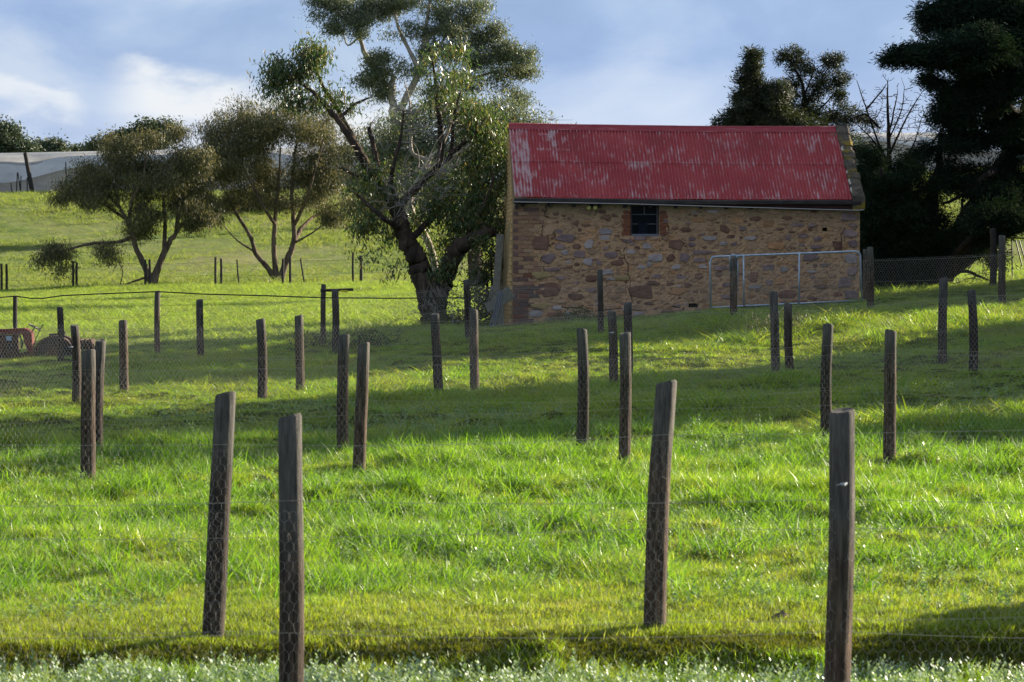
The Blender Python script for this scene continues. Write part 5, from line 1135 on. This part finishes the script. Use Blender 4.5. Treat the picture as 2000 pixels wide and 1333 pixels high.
# big cypress at the right
tree('cypress_tree', 'huge dark leaning cypress filling the right edge beside the barn', 73, (1800, 560),
     [([(1798, 585), (1830, 545), (1880, 500), (1940, 462), (2010, 430), (2080, 400)], .42, .2), ([(1800, 575), (1850, 515, 1), (1900, 450, 1.5), (1960, 370, 2), (2010, 280, 2), (2050, 180, 2), (2090, 60, 2), (2100, -60, 2)], .40, .2),
      ([(1798, 580), (1812, 500), (1818, 420), (1830, 340), (1850, 260, 1)], .25, .06), ([(2060, 160, 2), (1990, 130, 0), (1920, 110, -1), (1850, 108, -1), (1790, 125, -1), (1740, 118, -1)], .16, .02), ([(2080, 90, 2), (2000, 40, 1), (1930, 10, 1), (1860, 20, 1), (1810, 35, 1)], .16, .03),
      ([(2030, 230, 2), (1970, 210, 0), (1910, 200, 0), (1860, 230, 0), (1820, 280, 0)], .12, .02), ([(1980, 330, 2), (1930, 340, 0), (1880, 380, 0), (1840, 400, 0)], .12, .03), ([(1900, 450, 1), (1890, 400, 1), (1900, 340, 1)], .05, .02),
      ([(1850, 520), (1880, 470, -1), (1920, 430, -1), (1960, 415, -1)], .12, .03), ([(1835, 540), (1870, 530, -1), (1900, 540, -1), (1925, 550, -1)], .06, .02), ([(2010, 280, 2), (1960, 260, 2), (1900, 290, 2)], .09, .03), ([(1798, 570), (1760, 480, .5), (1740, 400, .5), (1725, 330, .5)], .16, .04), ([(1830, 545), (1870, 525), (1910, 500)], .08, .03)],
     [(1990, 60, 90, 70, 260, 1), (1920, 20, 80, 40, 180, 1), (1850, 22, 42, 20, 60, 1), (1835, 50, 30, 10, 14, 1), (1880, 105, 70, 36, 130, -1), (1800, 120, 55, 22, 75, -1), (1755, 115, 34, 12, 34, -1), (1735, 122, 16, 8, 8, -1), (1965, 150, 70, 50, 150, 0), (1900, 185, 70, 34, 110, 0), (1860, 225, 48, 26, 50, 0), (1980, 250, 60, 40, 90, 1), (1895, 260, 50, 30, 50, 1), (1820, 165, 30, 12, 16, 0), (1845, 300, 60, 26, 28, 0), (1970, 400, 50, 40, 60, 0), (2010, 340, 50, 60, 80, 1),
      (1860, 380, 60, 44, 44, 0), (1900, 340, 50, 40, 36, 1), (1780, 370, 60, 40, 50, 0), (1740, 430, 60, 60, 120, 0), (1800, 460, 70, 50, 110, 0), (1720, 370, 40, 40, 60, 1), (1730, 520, 55, 50, 110, 0), (1790, 530, 40, 40, 60, 0), (1900, 430, 60, 30, 26, -1), (1960, 440, 50, 22, 40, -1), (1890, 470, 40, 18, 12, 0), (1925, 500, 20, 20, 10, -1), (2060, 150, 60, 140, 120, 3), (2080, 350, 60, 90, 80, 2), (1700, 460, 26, 60, 50, 1), (1705, 320, 24, 30, 18, 1)],
     BK3, LF_cyp, .15, .026, 70, .13, .35, 12, dens=1.8, dirk=1.8, sf=4, grow=1.05, twig_r=.018, spray=True, twr=1.6, extra_twigs=[(1880, 540, 60, 24, 120, -1), (1860, 330, 80, 60, 160, 0), (1860, 440, 80, 60, 160, 0), (1920, 460, 40, 30, 60)])
tree('dead_topped_conifer', 'bare spiky topped conifer between the barn parapet and the big cypress', 76, (1740, 560),
     [([(1742, 580), (1740, 420), (1736, 300), (1733, 220), (1732, 160)], .11, .012), ([(1738, 330), (1715, 280), (1690, 210), (1672, 158)], .04, .008), ([(1738, 300), (1770, 230), (1800, 180)], .035, .008), ([(1737, 320), (1700, 270), (1668, 240)], .035, .008), ([(1737, 270), (1760, 215), (1765, 170)], .025, .007), ([(1740, 350), (1780, 290), (1800, 230)], .035, .008), ([(1715, 250), (1690, 225), (1665, 232)], .04, .01), ([(1738, 360), (1700, 330), (1665, 300)], .06, .02), ([(1736, 260), (1745, 220), (1752, 180)], .03, .008), ([(1690, 215), (1720, 180), (1730, 165)], .03, .008)],
     [(1700, 300, 30, 24, 16), (1735, 340, 50, 30, 50), (1770, 320, 36, 30, 20), (1725, 400, 60, 40, 100), (1700, 350, 40, 20, 24), (1740, 480, 60, 60, 120), (1700, 540, 40, 40, 60)],
     BK3, LF_cyp, .15, .026, 56, .12, .25, 13, dens=2.0, dirk=1.8, sf=3, grow=1.1, twig_r=.014, spray=True, twr=1.5, extra_twigs=[(1735, 230, 70, 60, 280), (1700, 240, 50, 50, 140), (1775, 230, 50, 50, 140), (1725, 300, 80, 50, 90)])
# skyline trees behind the orchard netting
far = [(-20, 262, 60, 34, 300, 'large dark rounded tree at the left end of the skyline'), (30, 292, 34, 26, 300, 'olive rounded skyline tree left of the leaning pole'), (72, 296, 20, 16, 330, 'small dark skyline tree right of the leaning pole'), (100, 298, 26, 20, 320, 'domed skyline tree above the netting'),
       (150, 300, 14, 8, 360, 'tiny skyline shrub left of the tall skyline gum'), (178, 296, 12, 12, 350, 'small round skyline tree beside the tiny shrub'), (210, 290, 24, 18, 300, 'low skyline tree under the tall skyline gum'), (290, 262, 52, 30, 300, 'broad flat topped skyline gum above the left paddock tree'), (250, 276, 34, 16, 300, 'lower left lobe tree of the broad skyline gum')]
for i, (a, b, rx, ry, Y_, lb) in enumerate(far):
    tree('skyline_tree', lb, Y_, (a, 330), [([(a, 345), (a+2, 310), (a, b+4)], .3, .1), ([(a, 320), (a-rx*.6, b+4)], .15, .05), ([(a, 320), (a+rx*.6, b)], .15, .05)],
         [(a, b, rx*.8, ry*.8, int(rx*1.6)), (a-rx*.5, b+ry*.35, rx*.5, ry*.6, int(rx*.9)), (a+rx*.5, b+ry*.3, rx*.5, ry*.6, int(rx*.9))], BK1, LF_far, .38, .18, 90, .55, .1, 30+i, twig_r=.06, group='trees on the skyline', sides=7)
# shelter trees just outside the right edge, whose shade crosses the paddock
OFF = [(14.0, 60.2, 8.8, 2.5, 'shelter cypress just past the right edge beside the huge cypress'), (17.0, 66.5, 10.2, 3.2, 'second shelter cypress beyond the right edge'), (20.5, 73, 12, 3.6, 'third shelter cypress beyond the right edge'),
       (16.5, 51.6, 8.6, 2.4, 'fourth shelter cypress beyond the right edge'), (20.5, 50.5, 10.2, 2.7, 'fifth shelter cypress beyond the right edge'), (24.5, 48.5, 9.4, 2.9, 'sixth shelter cypress beyond the right edge'),
       (27.5, 46.5, 8.2, 2.8, 'seventh shelter cypress beyond the right edge'), (29, 57, 12.4, 3.0, 'tallest shelter cypress beyond the right edge')]
def shelter(x, y_, H, R_, lb, seed, mat_=None, lf=1.0, g='shelter trees beyond the right edge'):
    s = F/y_; px_ = 1000+x*s; zb = gz(x, y_); pyb = HZ-zb*s; top = pyb-H*s
    cl = []
    for k in range(7):
        t_ = (k+.7)/7; rr = R_*(1.05-.75*t_**1.6)*(.9 if k else .8); cl.append((px_, pyb-(H*(.08+.87*t_))*s, rr*s*.95, H/7*1.0*s, int(48*rr/2.2)+12, 0))
    tree('shelter_cypress', lb, y_, (px_, pyb), [([(px_, pyb+5), (px_+10, (pyb+top)/2), (px_, top+.1*H*s)], .3, .05)], cl, BK3, mat_ or LF_cyp, .42*lf, .22*lf, 46, .38*lf, .3, seed, twig_r=.02, group=g, sides=7, depth=1.0, spray=True)
for i, (x, y_, H, R_, lb) in enumerate(OFF): shelter(x, y_, H, R_, lb, 60+i)
shelter(5.05, 18.2, 1.0, .6, 'small unseen bush added past the right edge to shade the mossy bank', 90, lf=.2, g=None)  # out of view, added only to cast shade on the bank's right end
# ------------------------------------------------------------------ orchard netting on the hill
M_onet = mat('white_orchard_netting', rough=.9, spec=.1, trans=.5, tint=(1, 1, 1), build=lambda t, b: ramp(t, noise(t, .35, 5, .6, stretch=(1, 1, 2)), [(.35, (.60, .60, .61)), (.65, (.82, .82, .82))]))
M_onet2 = mat('grey_orchard_netting', rough=.9, spec=.1, trans=.4, tint=(1, 1, 1), build=lambda t, b: ramp(t, noise(t, .5, 5, .6, stretch=(1, 1, 3)), [(.35, (.36, .36, .37)), (.65, (.50, .50, .50))]))
def orchard(x0, x1, lab, seed):
    rg = random.Random(seed); root = thing('orchard_netting', lab, 'netting', (x0, 228, gz(x0, 228)))
    b = Vector((x0, 228, gz(x0, 228))); n = int((x1-x0)/.8); Vt = []; Vw = []; Qt = []; Qw = []
    for i in range(n+1):
        x = x0+(x1-x0)*i/n; g = gz(x, 228); top = (HZ-(301-.019*(1000+x*F/230)))*232/F if x < 20 else (HZ-262)*232/F
        sc = .5-.5*abs(math.sin(x*.17+.6)); drop = 1.45-.55*math.sin(x*.22+1.2)-.35*math.sin(x*.5)
        for y_, zz in ((227.2, top-drop-.2), (227.4, top-drop), (228.2, top-drop*.45), (229.6, top-.05), (236, top+.10*sc), (245, top-.1), (265, top-.5)): Vt.append(Vector((x, y_, zz))-b)
        for k, (y_, f) in enumerate(((227.9, 0), (228.1, .25), (227.95, .5), (228.2, .75), (228.6, .92))): Vw.append(Vector((x, y_+.12*math.sin(x*1.1+k), (g-.1)*(1-f)+top*f))-b)
    for i in range(n):
        for k in range(6): Qt.append((i*7+k, (i+1)*7+k, (i+1)*7+k+1, i*7+k+1))
        for k in range(4): Qw.append((i*5+k, (i+1)*5+k, (i+1)*5+k+1, i*5+k+1))
    link('netting_top', npmesh('netting_top', Vt, np.array(Qt), True), M_onet, root); link('netting_wall', npmesh('netting_wall', Vw, np.array(Qw), True), M_onet2, root)
    x = x0+2
    while x < x1:
        g = gz(x, 227); mb = MB(); mb.tube([Vector((x, 227.0, g-.2))-b, Vector((x-.1, 227.2, g+2.6))-b], .05, 6); mb.build('pole', M_post2, root); x += rg.uniform(7, 9)
    return root
orchard(-62, -2, 'white netting canopy over the orchard on the left hilltop', 1)
orchard(22, 62, 'pale netting canopy on the hilltop seen through the cypress branches', 2)
def pole(a, b, c, d, Y_, rad, lb, nm='leaning_pole', g=None):
    mb = MB(); mb.tube([P(a, b, Y_), P((a+c)/2, (b+d)/2, Y_), P(c, d, Y_)], [rad*1.1, rad, rad*.9], 8); mb.build(nm, M_post2, label=lb, cat='pole', group=g)
pole(64, 376, 50, 299, 226, .17, 'thick dark strainer pole leaning left against the white netting')
pole(455, 350, 449, 284, 226, .12, 'dark pole before the netting between the two paddock trees')
for k, (a, b, c, d) in enumerate(((24, 376, 22, 358), (33, 375, 35, 337), (41, 375, 36, 338), (41, 374, 42, 344), (54, 374, 54, 347), (66, 375, 64, 358))):
    pole(a, b, c, d, 225.5, .045, ['short stake furthest left at the foot of the white netting', 'tall upright stake, left half of the inverted V by the netting', 'right leg of the inverted V of stakes by the netting', 'stake just right of the inverted V by the netting', 'thin stake close left of the thick leaning pole', 'short stake at the foot of the thick leaning pole'][k], 'stake', 'stakes at the foot of the netting')
# ------------------------------------------------------------------ bits on the ground
def stick(pts, Y_, rad, lb):
    mb = MB(); mb.tube([P(a, b, Y_+c) for a, b, c in pts], [rad*(1-.15*i) for i in range(len(pts))], 7); mb.build('fallen_stick', BK4, label=lb, cat='stick')
def gpix(px_, py_):
    """distance at which the ground shows at this picture point"""
    Yc = np.arange(14, 130, .05); xs = (px_-1000)*Yc/F; zg = ground(xs, Yc); zr_ = (HZ-py_)*Yc/F; k = np.where(zr_ <= zg)[0]; return float(Yc[k[0]]) if len(k) else 60.
y1 = gpix(1370, 1072); stick([(1335, 1078, 0), (1362, 1074, 0), (1376, 1062, .02), (1386, 1044, .05)], y1, .014, 'short curved stick poking from the bright grass beside a leaning post')
y1 = gpix(1580, 788); stick([(1560, 792, 0), (1580, 782, .02), (1592, 772, .05)], y1, .02, 'small broken stick in the shaded grass before the middle right posts')
M_dirt = mat('crumbly_soil', rough=1, build=lambda t, b: ramp(t, noise(t, 20, 6, .7), [(.35, (.035, .024, .016)), (.65, (.12, .085, .055))]))
for px_, py_, w, lb in ((1530, 1213, .11, 'larger small mound of brown soil on the mossy bank'), (1574, 1188, .06, 'smaller clod of brown soil just above the larger mound'), (130, 1243, .04, 'tiny dark soil clod at the left of the mossy bank')):
    yy = gpix(px_, py_); x = (px_-1000)*yy/F; z0 = gz(x, yy); rg = random.Random(px_); V = []; n = 12
    for j in range(4):
        a = j/3; 
        for k in range(n):
            q = 6.2832*k/n; rr = w*(1-a*.85)*rg.uniform(.8, 1.15); V.append((x+rr*math.cos(q), yy+rr*math.sin(q), z0-.02+w*.55*math.sin(a*1.4)+rg.uniform(-.008, .008)))
    V.append((x, yy, z0+w*.55)); mb = MB(); mb.add(V, [(j*n+k, j*n+(k+1) % n, (j+1)*n+(k+1) % n, (j+1)*n+k) for j in range(3) for k in range(n)]+[(3*n+k, 3*n+(k+1) % n, 4*n) for k in range(n)])
    mb.build('soil_mound', M_dirt, label=lb, cat='soil mound')
